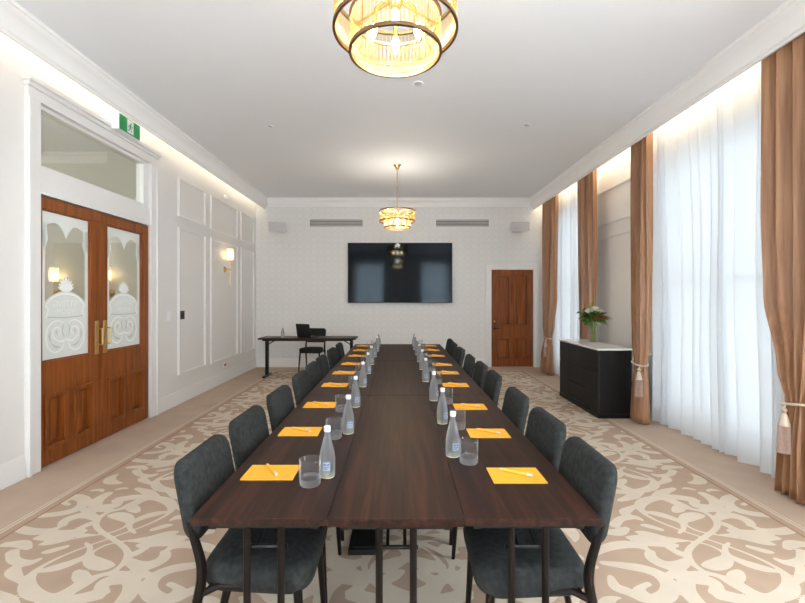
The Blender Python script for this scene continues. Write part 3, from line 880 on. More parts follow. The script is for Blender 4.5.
bm = BM(); lathe(bm, [(0.0, -0.006), (0.018, -0.005), (0.018, 0)], 12, (2.075, YB - 0.004, 0.98), axis='y')
obj('keyhole_plate', bm, M['brass'], lf)

# ------------------------------------------------------------------ tables
TZ = 0.74
def make_table(wx, ly, name, label, group):
    """flip-top table, long side along y, origin at floor under its centre"""
    t = empty(name, label=label, cat='table', group=group)
    bm = BM(); box(bm, -wx / 2, wx / 2, -ly / 2, ly / 2, TZ - 0.026, TZ)
    obj('tabletop', bm, M['table'], t, angle=0, bevel=0.002)
    bm = BM()
    for s in (-1, 1): box(bm, s * (wx / 2 - 0.05) - .012, s * (wx / 2 - 0.05) + .012, -ly / 2 + .05, ly / 2 - .05, TZ - 0.062, TZ - 0.026)
    for s in (-1, 1): box(bm, -wx / 2 + .062, wx / 2 - .062, s * (ly / 2 - .06) - .012, s * (ly / 2 - .06) + .012, TZ - 0.058, TZ - 0.026)
    obj('apron', bm, M['black'], t, angle=0)
    for s in (-1, 1):
        y = s * (ly / 2 - 0.055)
        for sx in (-1, 1):
            bm = BM(); x = sx * 0.058
            tube(bm, [(x, y, 0.032), (x, y, TZ - 0.055)], 0.0125, 12)
            obj('leg', bm, M['legwood'], t)
        bm = BM(); box(bm, -wx / 2 + 0.03, wx / 2 - 0.03, y - 0.022, y + 0.022, 0.006, 0.034)
        for sx in (-1, 1): lathe(bm, [(0.016, 0), (0.016, 0.008)], 10, (sx * (wx / 2 - .06), y, 0))
        obj('foot', bm, M['black'], t, angle=30, bevel=0.003)
        bm = BM(); tube(bm, [(-0.075, y - s * .02, 0.606), (0.075, y - s * .02, 0.606)], 0.007, 8)
        for sx in (-1, 1): tube(bm, [(sx * .03, y - s * .02, 0.606), (sx * .03, y - s * .36, TZ - 0.028)], 0.006, 8)
        obj('brace', bm, M['black'], t)
    return t

row_x = [-0.458, -0.006, 0.446]
row_n = ['left', 'middle', 'right']
col_n = ['near end', 'centre', 'far end']
ty = [1.398 + 0.9, 1.398 + 1.805 + 0.9, 1.398 + 3.61 + 0.9]
T0 = None
for i, x in enumerate(row_x):
    for j, y in enumerate(ty):
        lab = 'dark walnut folding table, %s of the %s row of conference tables' % (col_n[j], row_n[i])
        yy = y - (0.006 if i == 1 else 0)
        if T0 is None:
            T0 = make_table(0.45, 1.80, 'folding_table', lab, 'conference tables pushed together'); T0.location = (x, yy, 0)
        else: dup(T0, (x, yy, 0), 0, lab)

# desk at the far left: same kind of top on T-shaped legs with braces
desk = empty('side_desk', (-1.68, 8.05, 0), PI / 2, 'dark folding table by the far wall with laptop on it', 'table')
bm = BM(); box(bm, -0.235, 0.235, -0.90, 0.90, TZ - 0.03, TZ); obj('tabletop', bm, M['table'], desk, angle=0, bevel=0.002)
bm = BM()
for s in (-1, 1): box(bm, s * .15 - .012, s * .15 + .012, -.84, .84, TZ - 0.06, TZ - 0.03)
obj('apron', bm, M['black'], desk, angle=0)
for s in (-1, 1):
    bm = BM(); box(bm, -0.035, 0.035, s * .80 - .028, s * .80 + .028, 0.03, TZ - 0.03); obj('leg', bm, M['black'], desk, angle=0, bevel=0.003)
    bm = BM(); box(bm, -0.22, 0.22, s * .80 - .025, s * .80 + .025, 0.0, 0.032); obj('foot', bm, M['black'], desk, angle=0, bevel=0.004)
    bm = BM(); tube(bm, [(0, s * .78, 0.60), (0, s * .60, TZ - 0.032)], 0.010, 8); obj('brace', bm, M['black'], desk)

# ------------------------------------------------------------------ chairs (face +x)
def make_chair(label, group):
    c = empty('dining_chair', label=label, cat='chair', group=group)
    # seat: flared, front corners round
    bm = BM(); out = []
    for (a, b) in rrect(0.42, 0.42, 0.085, 6):
        f = (a + 0.21) / 0.42
        out.append((a, b * (0.84 + 0.24 * f)))
    pad(bm, out, 0.098, 0.014, lambda a, b, h: (a + 0.028, b, 0.448 + h + 0.012 * max(0, a) / 0.2))
    obj('seat', bm, M['fabric'], c, angle=60)
    # backrest: leaning back, bowed around the sitter
    bm = BM()
    def bk(a, b, h):                # a across, b up, h out of the front face
        return (-0.218 - 0.19 * b + h + 0.35 * a * a - 0.012, a, 0.725 + b - 0.05 * h)
    pad(bm, rrect(0.405, 0.285, 0.055, 6), 0.055, 0.010, bk)
    obj('backrest', bm, M['fabric'], c, angle=60)
    # rear posts bow forward at seat height and run up behind the backrest
    for s in (-1, 1):
        bm = BM()
        P = catmull([(-0.27, s * .215, 0.0, .011), (-0.215, s * .205, 0.22, .014), (-0.170, s * .197, 0.39, .0175), (-0.158, s * .194, 0.50, .0175), (-0.190, s * .192, 0.62, .015), (-0.237, s * .182, 0.75, .012), (-0.258, s * .175, 0.82, .009)], 5)
        tube(bm, [p[:3] for p in P], [p[3] for p in P], 10)
        obj('leg', bm, M['legwood'], c)
    for s in (-1, 1):
        bm = BM(); tube(bm, [(0.212, s * .212, 0.0), (0.200, s * .205, 0.2), (0.185, s * .19, 0.43)], [.010, .0135, .017], 10)
        obj('leg', bm, M['legwood'], c)
    bm = BM()
    for s in (-1, 1): tube(bm, [(-0.166, s * .195, 0.405), (-0.10, s * .180, 0.428), (0.185, s * .185, 0.430)], [.014, .013, .012], 8)
    tube(bm, [(-0.13, -.19, 0.425), (-0.13, .19, 0.425)], .010, 8)
    obj('seat_frame', bm, M['legwood'], c)
    return c

left_y = [1.715, 2.225, 2.79, 3.42, 3.94, 4.43, 5.10, 5.70]
right_y = [1.69, 2.185, 2.74, 3.44, 3.95, 4.47, 5.17, 5.79, 6.27]
CH = None
for n, y in enumerate(left_y):
    lab = 'charcoal upholstered chair, %s from the near end on the left side of the table' % ORD[n]
    if CH is None:
        CH = make_chair(lab, 'charcoal chairs along the conference table'); CH.location = (-0.545, y, 0)
    else: dup(CH, (-0.545 + random.uniform(-.012, .012), y, 0), random.uniform(-.03, .03), lab)
for n, y in enumerate(right_y):
    dup(CH, (0.525 + random.uniform(-.012, .012), y, 0), PI + random.uniform(-.03, .03), 'charcoal upholstered chair, %s from the near end on the right side of the table' % ORD[n])
dc = dup(CH, (-1.69, 8.42, 0), -PI / 2 - 0.12, 'dark upholstered chair behind the side desk against the far wall')
del dc['group']

# ------------------------------------------------------------------ place settings
pad_bm = BM(); box(pad_bm, -0.105, 0.105, -0.074, 0.074, 0, 0.004)
def zpad(a, b): return (a, b, 0.0043)
for (a, b, l) in ((0.055, -0.045, .03), (0.058, -0.051, .022), (-0.085, 0.02, .004), (-0.08, -0.03, .003)):
    poly2(pad_bm, [(a, b), (a + l, b), (a + l, b + .0022), (a, b + .0022)], zpad, 1)
ribbon(pad_bm, [(0.07, -0.036, .0015), (0.076, -0.024, .0015), (0.082, -0.036, .0015), (0.088, -0.024, .0015)], zpad, 1, sub=4)
def make_pad():
    o = obj('notepad', pad_bm, [M['yellow'], M['ink']], angle=0, recalc=True)
    return o
def make_pencil():
    t = empty('pencil', cat='pencil', group='yellow pencils on the notepads')
    def hexrod(x0, x1, r, m, nm, tip=None):
        bm = BM()
        tube(bm, [(x0, 0, 0.006), (x1, 0, 0.006)], [r, r if tip is None else tip], 6 if tip is None and nm == 'shaft' else 10)
        obj(nm, bm, m, t)
    hexrod(-0.055, 0.045, 0.006, M['pencil'], 'shaft')
    hexrod(-0.072, -0.055, 0.0010, M['cord'], 'tip', 0.006)
    hexrod(0.045, 0.056, 0.0058, M['silver'], 'ferrule')
    hexrod(0.056, 0.066, 0.0052, M['cord'], 'eraser')
    return t

BODY = [(0, 0.0), (0.028, 0.0), (0.0315, 0.006), (0.0325, 0.03), (0.032, 0.075), (0.028, 0.105), (0.0205, 0.135), (0.0145, 0.158), (0.0118, 0.168), (0.0118, 0.184), (0, 0.184)]
def make_bottle():
    t = empty('water_bottle', cat='bottle', group='water bottles down the conference table')
    bm = BM(); lathe(bm, BODY, 24)
    for f in bm.faces:
        if f.calc_center_median().z < 0.009: f.material_index = 1
    obj('bottle_body', bm, [M['water'], M['lemon']], t, angle=50)
    bm = BM(); lathe(bm, [(0, 0.183), (0.0130, 0.183), (0.0138, 0.186), (0.0138, 0.202), (0.012, 0.205), (0, 0.205)], 18); obj('cap', bm, M['capwhite'], t, angle=40)
    bm = BM()
    seg = 8
    def lab(ang, z, r): return (r * math.cos(ang), r * math.sin(ang), z)
    a0, a1 = -PI / 2 + 0.05, -PI / 2 + 0.95
    def strip(b0, b1, z0, z1, r, mi):
        for k in range(seg):
            p, q = b0 + (b1 - b0) * k / seg, b0 + (b1 - b0) * (k + 1) / seg
            bm.faces.new([bm.verts.new(lab(p, z0, r)), bm.verts.new(lab(q, z0, r)), bm.verts.new(lab(q, z1, r)), bm.verts.new(lab(p, z1, r))]).material_index = mi
    strip(a0, a1, 0.035, 0.068, 0.0337, 0)
    for (f0, f1, z0, z1) in ((.12, .5, .056, .062), (.12, .88, .048, .051), (.12, .75, .041, .044), (.62, .86, .055, .063)):
        strip(a0 + (a1 - a0) * f0, a0 + (a1 - a0) * f1, z0, z1, 0.0341, 1)
    obj('paper_label', bm, [M['label'], M['labelink']], t, angle=40)
    return t
tumbler_bm = BM()
lathe(tumbler_bm, [(0, 0.0), (0.036, 0.0), (0.0395, 0.004), (0.0405, 0.03), (0.0415, 0.060), (0.0420, 0.098), (0.0412, 0.100), (0.0400, 0.098), (0.0388, 0.060), (0.0375, 0.028), (0.034, 0.021), (0, 0.020)], 48, flute=0)
def make_tumbler():
    for f in tumbler_bm.faces:
        if f.calc_center_median().z < 0.022: f.material_index = 1
    o = obj('tumbler', tumbler_bm, [M['tumbler'], M['tumbler_base']], angle=50)
    return o

pad_l = [1.765, 2.31, 2.89, 3.56, 4.15, 4.72, 5.38, 5.96, 6.53]
pad_r = [1.735, 2.28, 2.84, 3.56, 4.15, 4.66, 5.38, 5.98, 6.53]
bot_l = [(-.288, 1.73), (-.268, 2.29), (-.284, 2.85), (-.289, 3.50), (-.29, 4.11), (-.292, 4.68), (-.295, 5.30), (-.29, 5.88), (-.295, 6.45)]
bot_r = [(.252, 1.955), (.258, 2.47), (.255, 3.03), (.243, 3.72), (.248, 4.36), (.246, 4.88), (.25, 5.50), (.248, 6.05), (.25, 6.58)]
gl_l = [(-.342, 1.655), (-.333, 2.21), (-.362, 2.74), (-.355, 3.42), (-.36, 4.03), (-.36, 4.60), (-.362, 5.22), (-.36, 5.80), (-.36, 6.37)]
gl_r = [(.312, 1.875), (.335, 2.37), (.338, 2.94), (.332, 3.63), (.335, 4.26), (.333, 4.78), (.336, 5.40), (.335, 5.96), (.335, 6.49)]
P0 = Q0 = B0 = G0 = None
for side, pads, bots, gls, sx in (('left', pad_l, bot_l, gl_l, -1), ('right', pad_r, bot_r, gl_r, 1)):
    for n in range(9):
        where = '%s from the near end, %s side of the table' % (ORD[n], side)
        px = (-0.525 if sx < 0 else 0.480) + random.uniform(-.006, .006)
        if P0 is None:
            P0 = o = make_pad(); tag(o, cat='notepad', group='yellow notepads along the conference table')
        else: o = P0.copy(); COL.objects.link(o)
        o.location = (px, pads[n], TZ + 0.0003); o['label'] = 'yellow paper notepad, ' + where
        if n < 9:
            ang = (-0.92 if sx < 0 else -0.62) + random.uniform(-.08, .08) + (0.35 if (sx < 0 and n > 0) else 0)
            if Q0 is None: Q0 = q = make_pencil()
            else: q = dup(Q0)
            q.location = (px + (-0.003 if sx < 0 else 0.003), pads[n] + 0.01, TZ + 0.0050); q.rotation_euler = (0, 0, ang)
            q['label'] = 'yellow pencil on the notepad ' + where
        if B0 is None: B0 = b = make_bottle()
        else: b = dup(B0)
        b.location = (*bots[n], TZ + 0.0005); b.rotation_euler = (0, 0, random.uniform(-.5, .5))
        b['label'] = 'white capped water bottle, ' + where
        if G0 is None:
            G0 = g = make_tumbler(); tag(g, cat='drinking glass', group='water tumblers beside the bottles')
        else: g = G0.copy(); COL.objects.link(g)
        g.location = (*gls[n], TZ + 0.0005)
        g['label'] = 'clear water tumbler, ' + where

b = dup(B0, (-2.17, 8.0, TZ + 0.0005), 0.3, 'lone water bottle on the left part of the side desk'); del b['group']

# laptop, screen turned away from the camera
lp = empty('laptop', (-1.655, 7.99, TZ + 0.001), PI, 'open black laptop on the side desk, back of its screen showing', 'laptop')
bm = BM(); box(bm, -0.17, 0.17, -0.22, 0.0, 0.0, 0.018)
obj('base', bm, M['bezel'], lp, angle=0, bevel=0.004)
bm = BM(); box(bm, -0.15, 0.15, -0.20, -0.09, 0.0181, 0.0192); obj('keyboard', bm, M['black'], lp, angle=0)
bm = BM(); box(bm, -0.17, 0.17, -0.006, 0.006, 0.0, 0.245)
ld = obj('screen_lid', bm, M['bezel'], lp, angle=0, bevel=0.003); ld.location = (0, 0.004, 0.016); ld.rotation_euler = (-0.16, 0, 0)
lp.location = (-1.76, 7.96, TZ + 0.001); lp.rotation_euler = (0, 0, PI - 0.55)

# ------------------------------------------------------------------ far wall fittings
tv = empty('television', (0.043, YB, 2.02), 0, 'large black wall mounted television on the far wall', 'television')
bm = BM(); box(bm, -1.115, 1.115, -0.075, -0.03, -0.643, 0.643); box(bm, -0.4, 0.4, -0.03, -0.001, -0.3, 0.3)
obj('housing', bm, M['bezel'], tv, angle=0, bevel=0.006)
bm = BM(); box(bm, -1.103, 1.103, -0.0765, -0.0745, -0.628, 0.631); obj('screen', bm, M['screen'], tv, angle=0)

def vent(x, label):
    v = empty('air_vent', (x, YB, 3.095), 0, label, 'air vent', 'slot vents in the far wall')
    bm = BM(); w, h, t = 0.59, 0.095, 0.022
    box(bm, -w, w, -0.012, 0, -h, -h + t); box(bm, -w, w, -0.012, 0, h - t, h); box(bm, -w, -w + t, -0.012, 0, -h + t, h - t); box(bm, w - t, w, -0.012, 0, -h + t, h - t)
    obj('vent_frame', bm, M['trim'], v, angle=0, bevel=0.002)
    bm = BM(); box(bm, -w + t, w - t, -0.002, -0.0005, -h + t, h - t); obj('backing', bm, M['dark'], v, angle=0)
    for k in range(4):
        bm = BM(); z = -h + t + (2 * h - 2 * t) * (k + 0.5) / 4
        prism_x(bm, [(-0.010, z - .010), (-0.008, z - .012), (-0.003, z + .008), (-0.005, z + .010)], -w + t, w - t)
        obj('slat', bm, M['grey'], v, angle=0)
vent(-1.325, 'long slotted air vent left of the television on the far wall')
vent(1.385, 'long slotted air vent right of the television on the far wall')

def speaker(x, label, s):
    v = empty('wall_speaker', (x, YB, 3.0), 0, label, 'speaker', 'wall speakers in the far corners')
    bm = BM()
    pts = [(-.185, -.26), (.185, -.26), (.14, -.08), (-.14, -.08)]
    a = [bm.verts.new((p[0], p[1], -0.10 if p[1] < -.2 else -0.085)) for p in pts]; b = [bm.verts.new((p[0], p[1], 0.10 if p[1] < -.2 else 0.085)) for p in pts]
    bm.faces.new(a); bm.faces.new(b)
    for i in range(4): bm.faces.new((a[i], a[(i + 1) % 4], b[(i + 1) % 4], b[i]))
    o = obj('cabinet', bm, M['grey'], v, angle=0, bevel=0.012, bseg=3); o.rotation_euler = (0.18, 0, 0.22 * s); o.location = (0, 0, 0.02)
    bm = BM(); box(bm, s * .0 - .03, s * .0 + .03, -0.10, -0.0, -0.025, 0.025); box(bm, -.05, .05, -0.012, 0, -.06, .06); obj('bracket', bm, M['grey'], v, angle=0, bevel=0.003)
speaker(-2.58, 'pale grey wall speaker at the left of the far wall', 1)
speaker(2.62, 'pale grey wall speaker at the right, above the cedar door', -1)

# ------------------------------------------------------------------ left wall fittings
ex = empty('exit_sign', (XL, 4.62, 3.325), 0, 'green running man exit sign box above the double doors', 'exit sign')
bm = BM(); box(bm, 0.0, 0.035, -0.26, 0.19, -0.095, 0.075); obj('back_plate', bm, M['white'], ex, angle=0, bevel=0.004)
bm = BM(); box(bm, 0.035, 0.145, -0.185, 0.185, -0.085, 0.092); obj('housing', bm, M['white'], ex, angle=0, bevel=0.008)
bm = BM(); box(bm, 0.145, 0.149, -0.174, 0.174, -0.077, 0.086, 0)
SX = lambda k: (lambda a, b: (0.149 + 0.0006 * k, a, b))
poly2(bm, [(-0.050, -0.066), (0.058, -0.066), (0.058, 0.074), (-0.050, 0.074)], SX(1), 1)                    # doorway
m2 = SX(2)
disc2(bm, 0.012, 0.042, 0.012, m2, 0)
ribbon(bm, [(0.006, 0.022, .020), (-0.006, -0.004, .020)], m2, 0, sub=2)                                           # trunk
ribbon(bm, [(0.008, 0.020, .010), (0.028, 0.006, .009), (0.040, 0.014, .008)], m2, 0, sub=3)                      # arm
ribbon(bm, [(0.002, 0.020, .010), (-0.022, 0.012, .009), (-0.030, -0.008, .008)], m2, 0, sub=3)
ribbon(bm, [(-0.005, -0.006, .013), (0.018, -0.020, .011), (0.016, -0.048, .009)], m2, 0, sub=3)                  # leg
ribbon(bm, [(-0.008, -0.008, .013), (-0.018, -0.034, .011), (-0.042, -0.046, .009)], m2, 0, sub=3)
obj('sign_face', bm, [M['green'], M['white']], ex, angle=0, recalc=False)

def sconce(loc, label, sgn=1):
    s = empty('wall_sconce', loc, 0, label, 'wall lamp')
    bm = BM(); lathe(bm, [(0, 0.03), (0.03, 0.026), (0.048, 0.014), (0.055, 0.0), (0, 0)], 24, (0, 0, -0.17), axis='x'); obj('back_plate', bm, M['brass'], s)
    bm = BM(); tube(bm, [(0.02, 0, -0.17), (0.10, 0, -0.17)], 0.008, 10); tube(bm, [(0.10, 0, -0.42), (0.10, 0, -0.02)], 0.007, 10)
    lathe(bm, [(0, -0.03), (0.014, -0.02), (0.014, 0.02), (0, 0.03)], 12, (0.10, 0, -0.17)); lathe(bm, [(0, -0.012), (0.05, -0.012), (0.05, -0.004), (0, -0.004)], 20, (0.10, 0, 0.0))
    obj('arm', bm, M['brass'], s)
    bm = BM(); lathe(bm, [(0.056, 0.0), (0.056, 0.2), (0.052, 0.2), (0.052, 0.0)], 28, (0.10, 0, 0.0), close=True); obj('lamp_shade', bm, M['opal'], s, angle=50)
    bm = BM(); lathe(bm, [(0, 0.03), (0.018, 0.04), (0.028, 0.08), (0.022, 0.12), (0, 0.135)], 16, (0.10, 0, 0.0)); obj('bulb', bm, M['bulb2'], s)
    return s
sc0 = sconce((XL, 7.50, 2.15), 'lit brass wall sconce with white shade in the middle panel of the left wall')
sconce((-5.02, HY1, 1.72), 'lit sconce on the hall wall, seen through the left door pane').rotation_euler = (0, 0, -PI / 2)
sconce((-4.185, HY1 - 0.1, 1.72), 'lit sconce on the hall wall, at the edge of the right door pane').rotation_euler = (0, 0, -PI / 2)

def plate(name, y, z, w, h, m, label, cat, x=XL, sg=1, extra=None):
    t = empty(name, (x, y, z), 0, label, cat)
    bm = BM(); box(bm, min(0, sg * .009), max(0, sg * .009), -w / 2, w / 2, -h / 2, h / 2); obj('face_plate', bm, m, t, angle=0, bevel=0.002)
    if extra:
        bm = BM(); box(bm, min(sg * .009, sg * .013), max(sg * .009, sg * .013), *extra[:4]); obj('rocker', bm, extra[4], t, angle=0)
plate('light_switch', 6.02, 1.235, 0.12, 0.12, M['bezel'], 'small black wall control on the first left wall panel', 'switch', extra=(-.03, .03, -.03, .03, M['black']), x=XL + 0.0)
plate('light_switch', 5.68, 1.235, 0.075, 0.12, M['white'], 'white light switch between the double doors and the panelling', 'switch', extra=(-.012, .012, -.02, .02, M['trim']))
plate('power_outlet', 7.50, 0.30, 0.14, 0.075, M['white'], 'white power outlet with red switch low on the left wall', 'outlet', extra=(-.045, .045, -.018, .018, M['redplastic']))
bm = BM(); lathe(bm, [(0, 0.05), (0.025, 0.045), (0.035, 0.02), (0.038, 0.0), (0, 0)], 20, (XL, 7.50, 3.26), axis='x')
tag(obj('motion_sensor', bm, M['white'], angle=40), 'small white sensor above the middle left wall panel', 'sensor')
bm = BM(); lathe(bm, [(0, 0.045), (0.02, 0.04), (0.028, 0.015), (0.03, 0.0), (0, 0)], 20, (XL, 5.05, 3.345), axis='x')
tag(obj('motion_sensor', bm, M['white'], angle=40), 'small white sensor just right of the exit sign', 'sensor')

# ceiling fittings
def ceil_disc(name, x, y, r, label, cat, m):
    t = empty(name, (x, y, ZC), 0, label, cat)
    bm = BM(); lathe(bm, [(r * .7, -0.004), (r, -0.008), (r * 1.05, 0.0), (r * .7, 0.0)], 28, close=True); obj('rim', bm, M['white'], t, angle=40)
    bm = BM(); lathe(bm, [(0, -0.012), (r * .45, -0.010), (r * .7, -0.003), (r * .7, -0.001), (0, -0.001)], 28); obj('centre_cap', bm, m, t, angle=40)
ceil_disc('ceiling_detector', 0.20, 4.24, 0.055, 'small round pale detector on the ceiling behind the near chandelier', 'smoke detector', M['grey'])
ceil_disc('ceiling_sprinkler', -1.59, 5.28, 0.04, 'small sprinkler head on the left half of the ceiling', 'sprinkler', M['silver'])
ceil_disc('ceiling_sprinkler', 1.59, 5.25, 0.04, 'small sprinkler head on the right half of the ceiling', 'sprinkler', M['silver'])

# ------------------------------------------------------------------ chandeliers (origin on the ceiling)
def chandelier(label):
    c = empty('chandelier', label=label, cat='chandelier', group='tiered ribbed glass chandeliers')
    zo0, zo1, zi0, zi1, Ro, Ri = -0.905, -0.74, -1.005, -0.845, 0.283, 0.209
    bm = BM(); lathe(bm, [(0, 0), (0.065, 0), (0.062, -0.012), (0.035, -0.03), (0.032, -0.06), (0.018, -0.075), (0, -0.078)], 28); obj('canopy', bm, M['brass'], c)
    bm = BM(); n = 9
    for k in range(n):
        torus(bm, (0, 0, -0.088 - k * 0.030), 0.011, 0.0032, 'x' if k % 2 else 'y', 14, 6, sy=1.8)
    tube(bm, [(0, 0, -0.35), (0, 0, -0.36)], 0.012, 12)
    obj('chain', bm, M['brass'], c)
    bm = BM(); tube(bm, [(0, 0, -0.35), (0, 0, -0.80)], 0.008, 12); lathe(bm, [(0, -0.72), (0.03, -0.73), (0.04, -0.76), (0.03, -0.79), (0, -0.80)], 20); obj('stem', bm, M['brass'], c)
    for (R, z) in ((Ro, zo1), (Ro, zo0), (Ri, zi0)):
        bm = BM(); lathe(bm, [(R - .006, z - .008), (R + .006, z - .008), (R + .006, z + .008), (R - .006, z + .008)], 64, close=True); obj('ring', bm, M['bronze'], c, angle=40)
    bm = BM(); lathe(bm, [(Ri - .005, zi1 - .006), (Ri + .005, zi1 - .006), (Ri + .005, zi1 + .006), (Ri - .005, zi1 + .006)], 64, close=True); obj('ring', bm, M['bronze'], c, angle=40)
    for (R, z0, z1, nf) in ((Ro - .002, zo0 + .008, zo1 - .008, 88), (Ri - .002, zi0 + .008, zi1 - .006, 64)):
        bm = BM()
        for q in range(nf):
            a = 2 * PI * q / nf
            tube(bm, [((R - .004) * math.cos(a), (R - .004) * math.sin(a), z) for z in (z0, z1)], 0.0068, 8)
        obj('ribbed_shade', bm, M['ribglass'], c, angle=80)
    for k in range(4):
        a = PI / 4 + k * PI / 2
        bm = BM(); tube(bm, [(0.02 * math.cos(a), 0.02 * math.sin(a), -0.76), (Ro * math.cos(a), Ro * math.sin(a), zo1)], 0.005, 8)
        tube(bm, [(Ri * math.cos(a), Ri * math.sin(a), zi1), (Ro * math.cos(a), Ro * math.sin(a), zo0)], 0.005, 8)
        tube(bm, [((Ri - .01) * math.cos(a), (Ri - .01) * math.sin(a), zi0), ((Ri - .01) * math.cos(a), (Ri - .01) * math.sin(a), -0.735)], 0.003, 6)
        obj('spoke', bm, M['brass'], c)
    for k in range(4):
        a = k * PI / 2
        d = Vector((math.cos(a), math.sin(a), 0))
        bm = BM()
        p = [d * 0.02 + Vector((0, 0, -.775)), d * 0.06 + Vector((0, 0, -.775)), d * 0.088 + Vector((0, 0, -.80)), d * 0.098 + Vector((0, 0, -.875))]
        tube(bm, p, [.006, .006, .011, .011], 10)
        ho = obj('lamp_holder', bm, M['brass'], c)
        bm = BM()
        ax = (d * 0.12 + Vector((0, 0, -1))).normalized()
        s0 = d * 0.099 + Vector((0, 0, -.876))
        tube(bm, [s0 + ax * h for h in (0, .012, .03, .05, .066, .075)], [.009, .014, .0165, .013, .006, .0015], 14)
        obj('bulb', bm, M['bulb'], ho)
    return c
def ceiling_fill(x, y):            # point light added above the bulbs to brighten the ceiling
    l = bpy.data.lights.new('chandelier_fill', 'POINT'); l.energy = FILL_LIGHT; l.color = (1.0, 0.91, 0.78); l.shadow_soft_size = 0.06
    o = bpy.data.objects.new('chandelier_fill', l); COL.objects.link(o); o.location = (x, y, ZC - 0.735)
ceiling_fill(-0.012, 1.97); ceiling_fill(-0.012, 6.81)
ch1 = chandelier('near brass chandelier of ribbed glass cut off by the picture top')
ch1.location = (-0.012, 1.97, ZC)
dup(ch1, (-0.012, 6.81, ZC), 0, 'far brass chandelier of ribbed glass hanging before the television')

# ------------------------------------------------------------------ curtains
def cloth(name, keys, nfold, amp, mat, x_of, nz=40, per=14, seed=1, solid=0.0, topz=3.52, parent=None, botz=0.01, sharp=1.0, jit=0.0):
    """keys: list of (z, y_near, y_far, amplitude factor, x shift), hung parallel to the right wall"""
    rnd = random.Random(seed)
    ph = [rnd.uniform(-.5, .5) for _ in range(nfold + 2)]
    am = [rnd.uniform(.65, 1.25) for _ in range(nfold + 2)]
    nu = nfold * per
    keys = sorted(keys)
    def at(z):
        if z <= keys[0][0]: return keys[0][1:]
        for k0, k1 in zip(keys[:-1], keys[1:]):
            if z <= k1[0]:
                t = (z - k0[0]) / (k1[0] - k0[0]); t = t * t * (3 - 2 * t)
                return [p + (q - p) * t for p, q in zip(k0[1:], k1[1:])]
        return keys[-1][1:]
    bm = BM(); rows = []
    for i in range(nz + 1):
        z = botz + (topz - botz) * i / nz
        ya, yb, af, xs = at(z)
        row = []
        for j in range(nu + 1):
            u = j / nu; f = u * nfold
            k = int(min(f, nfold - 1e-6)); fr = f - k
            a = am[k] * (1 - fr) + am[k + 1] * fr
            w = math.sin(2 * PI * f + ph[k] * (1 - fr) + ph[k + 1] * fr + 0.25 * math.sin(z * 1.3 + k))
            if sharp != 1.0: w = math.copysign(abs(w) ** sharp, w)
            uy = u + jit / nfold * (math.sin(2 * PI * u * 2.3 + seed) + .6 * math.sin(2 * PI * u * 4.1 + 2 * seed)) * min(1, u * 8, (1 - u) * 8) + 0.28 / nfold * math.sin(4 * PI * f) * 0.35 + 0.010 * math.sin(z * 2.1 + 6 * u + seed)
            row.append(bm.verts.new((x_of + xs + amp * af * a * w, ya + (yb - ya) * min(1, max(0, uy)), z)))
        rows.append(row)
    for r0, r1 in zip(rows[:-1], rows[1:]):
        for j in range(nu): bm.faces.new((r0[j], r0[j + 1], r1[j + 1], r1[j]))
    return obj(name, bm, mat, parent, angle=180, solid=solid, recalc=False)

s = cloth('sheer_curtain', [(0, 3.28, 5.10, 1.25, 0), (3.5, 3.30, 5.22, .7, .0)], 14, 0.046, M['sheer'], 3.09, seed=3, per=16, jit=.45, botz=0.012)
tag(s, 'white sheer curtain over the near window on the right', 'sheer curtain', 'white sheer curtains')
s = cloth('sheer_curtain', [(0, 6.70, 8.45, 1.2, 0), (3.5, 6.75, 8.45, .7, .0)], 12, 0.046, M['sheer'], 3.09, seed=5, per=16, jit=.45, botz=0.012)
tag(s, 'white sheer curtain over the far window beside the cedar door', 'sheer curtain', 'white sheer curtains')

def drape(keys, nf, seed, label, per=16, sharp=0.8):
    d = cloth('drape', keys, nf, 0.060, M['drape'], 2.972, nz=48, per=per, seed=seed, solid=0.004, topz=3.54, botz=0.012, sharp=sharp)
    return tag(d, label, 'drape', 'copper satin drapes')
drape([(0, 2.90, 3.24, 1.0, -.075), (0.35, 2.92, 3.23, .9, -.07), (0.70, 2.97, 3.19, .62, -.05), (0.95, 2.90, 3.27, .8, -.04), (1.5, 2.80, 3.42, 1, -.01), (2.2, 2.76, 3.46, 1, 0), (3.54, 2.75, 3.47, .9, 0)], 5, 11, 'copper satin drape at the right edge of the picture, tied back')
drape([(0, 4.90, 5.15, 1.0, -.125), (0.35, 4.91, 5.14, .9, -.12), (0.70, 4.94, 5.12, .6, -.11), (0.95, 4.92, 5.17, .9, -.10), (1.5, 4.96, 5.26, 1, -.06), (2.4, 5.02, 5.36, 1, -.01), (3.54, 5.03, 5.38, .85, 0)], 4, 21, 'copper satin drape with tassel between the near sheers and the sideboard')
drape([(0, 6.50, 6.80, .8, .0), (1.0, 6.46, 6.84, .9, 0), (2.2, 6.42, 6.90, 1, 0), (3.54, 6.42, 6.94, .9, 0)], 4, 31, 'copper satin drape hanging behind the flower vase')
drape([(0, 8.05, 8.52, 1.0, -.06), (0.35, 8.08, 8.50, .9, -.06), (0.70, 8.12, 8.40, .6, -.05), (0.95, 8.08, 8.46, .9, -.04), (1.5, 8.02, 8.55, 1, -.01), (3.54, 7.98, 8.60, .9, 0)], 5, 41, 'copper satin drape next to the cedar back door, tied back')

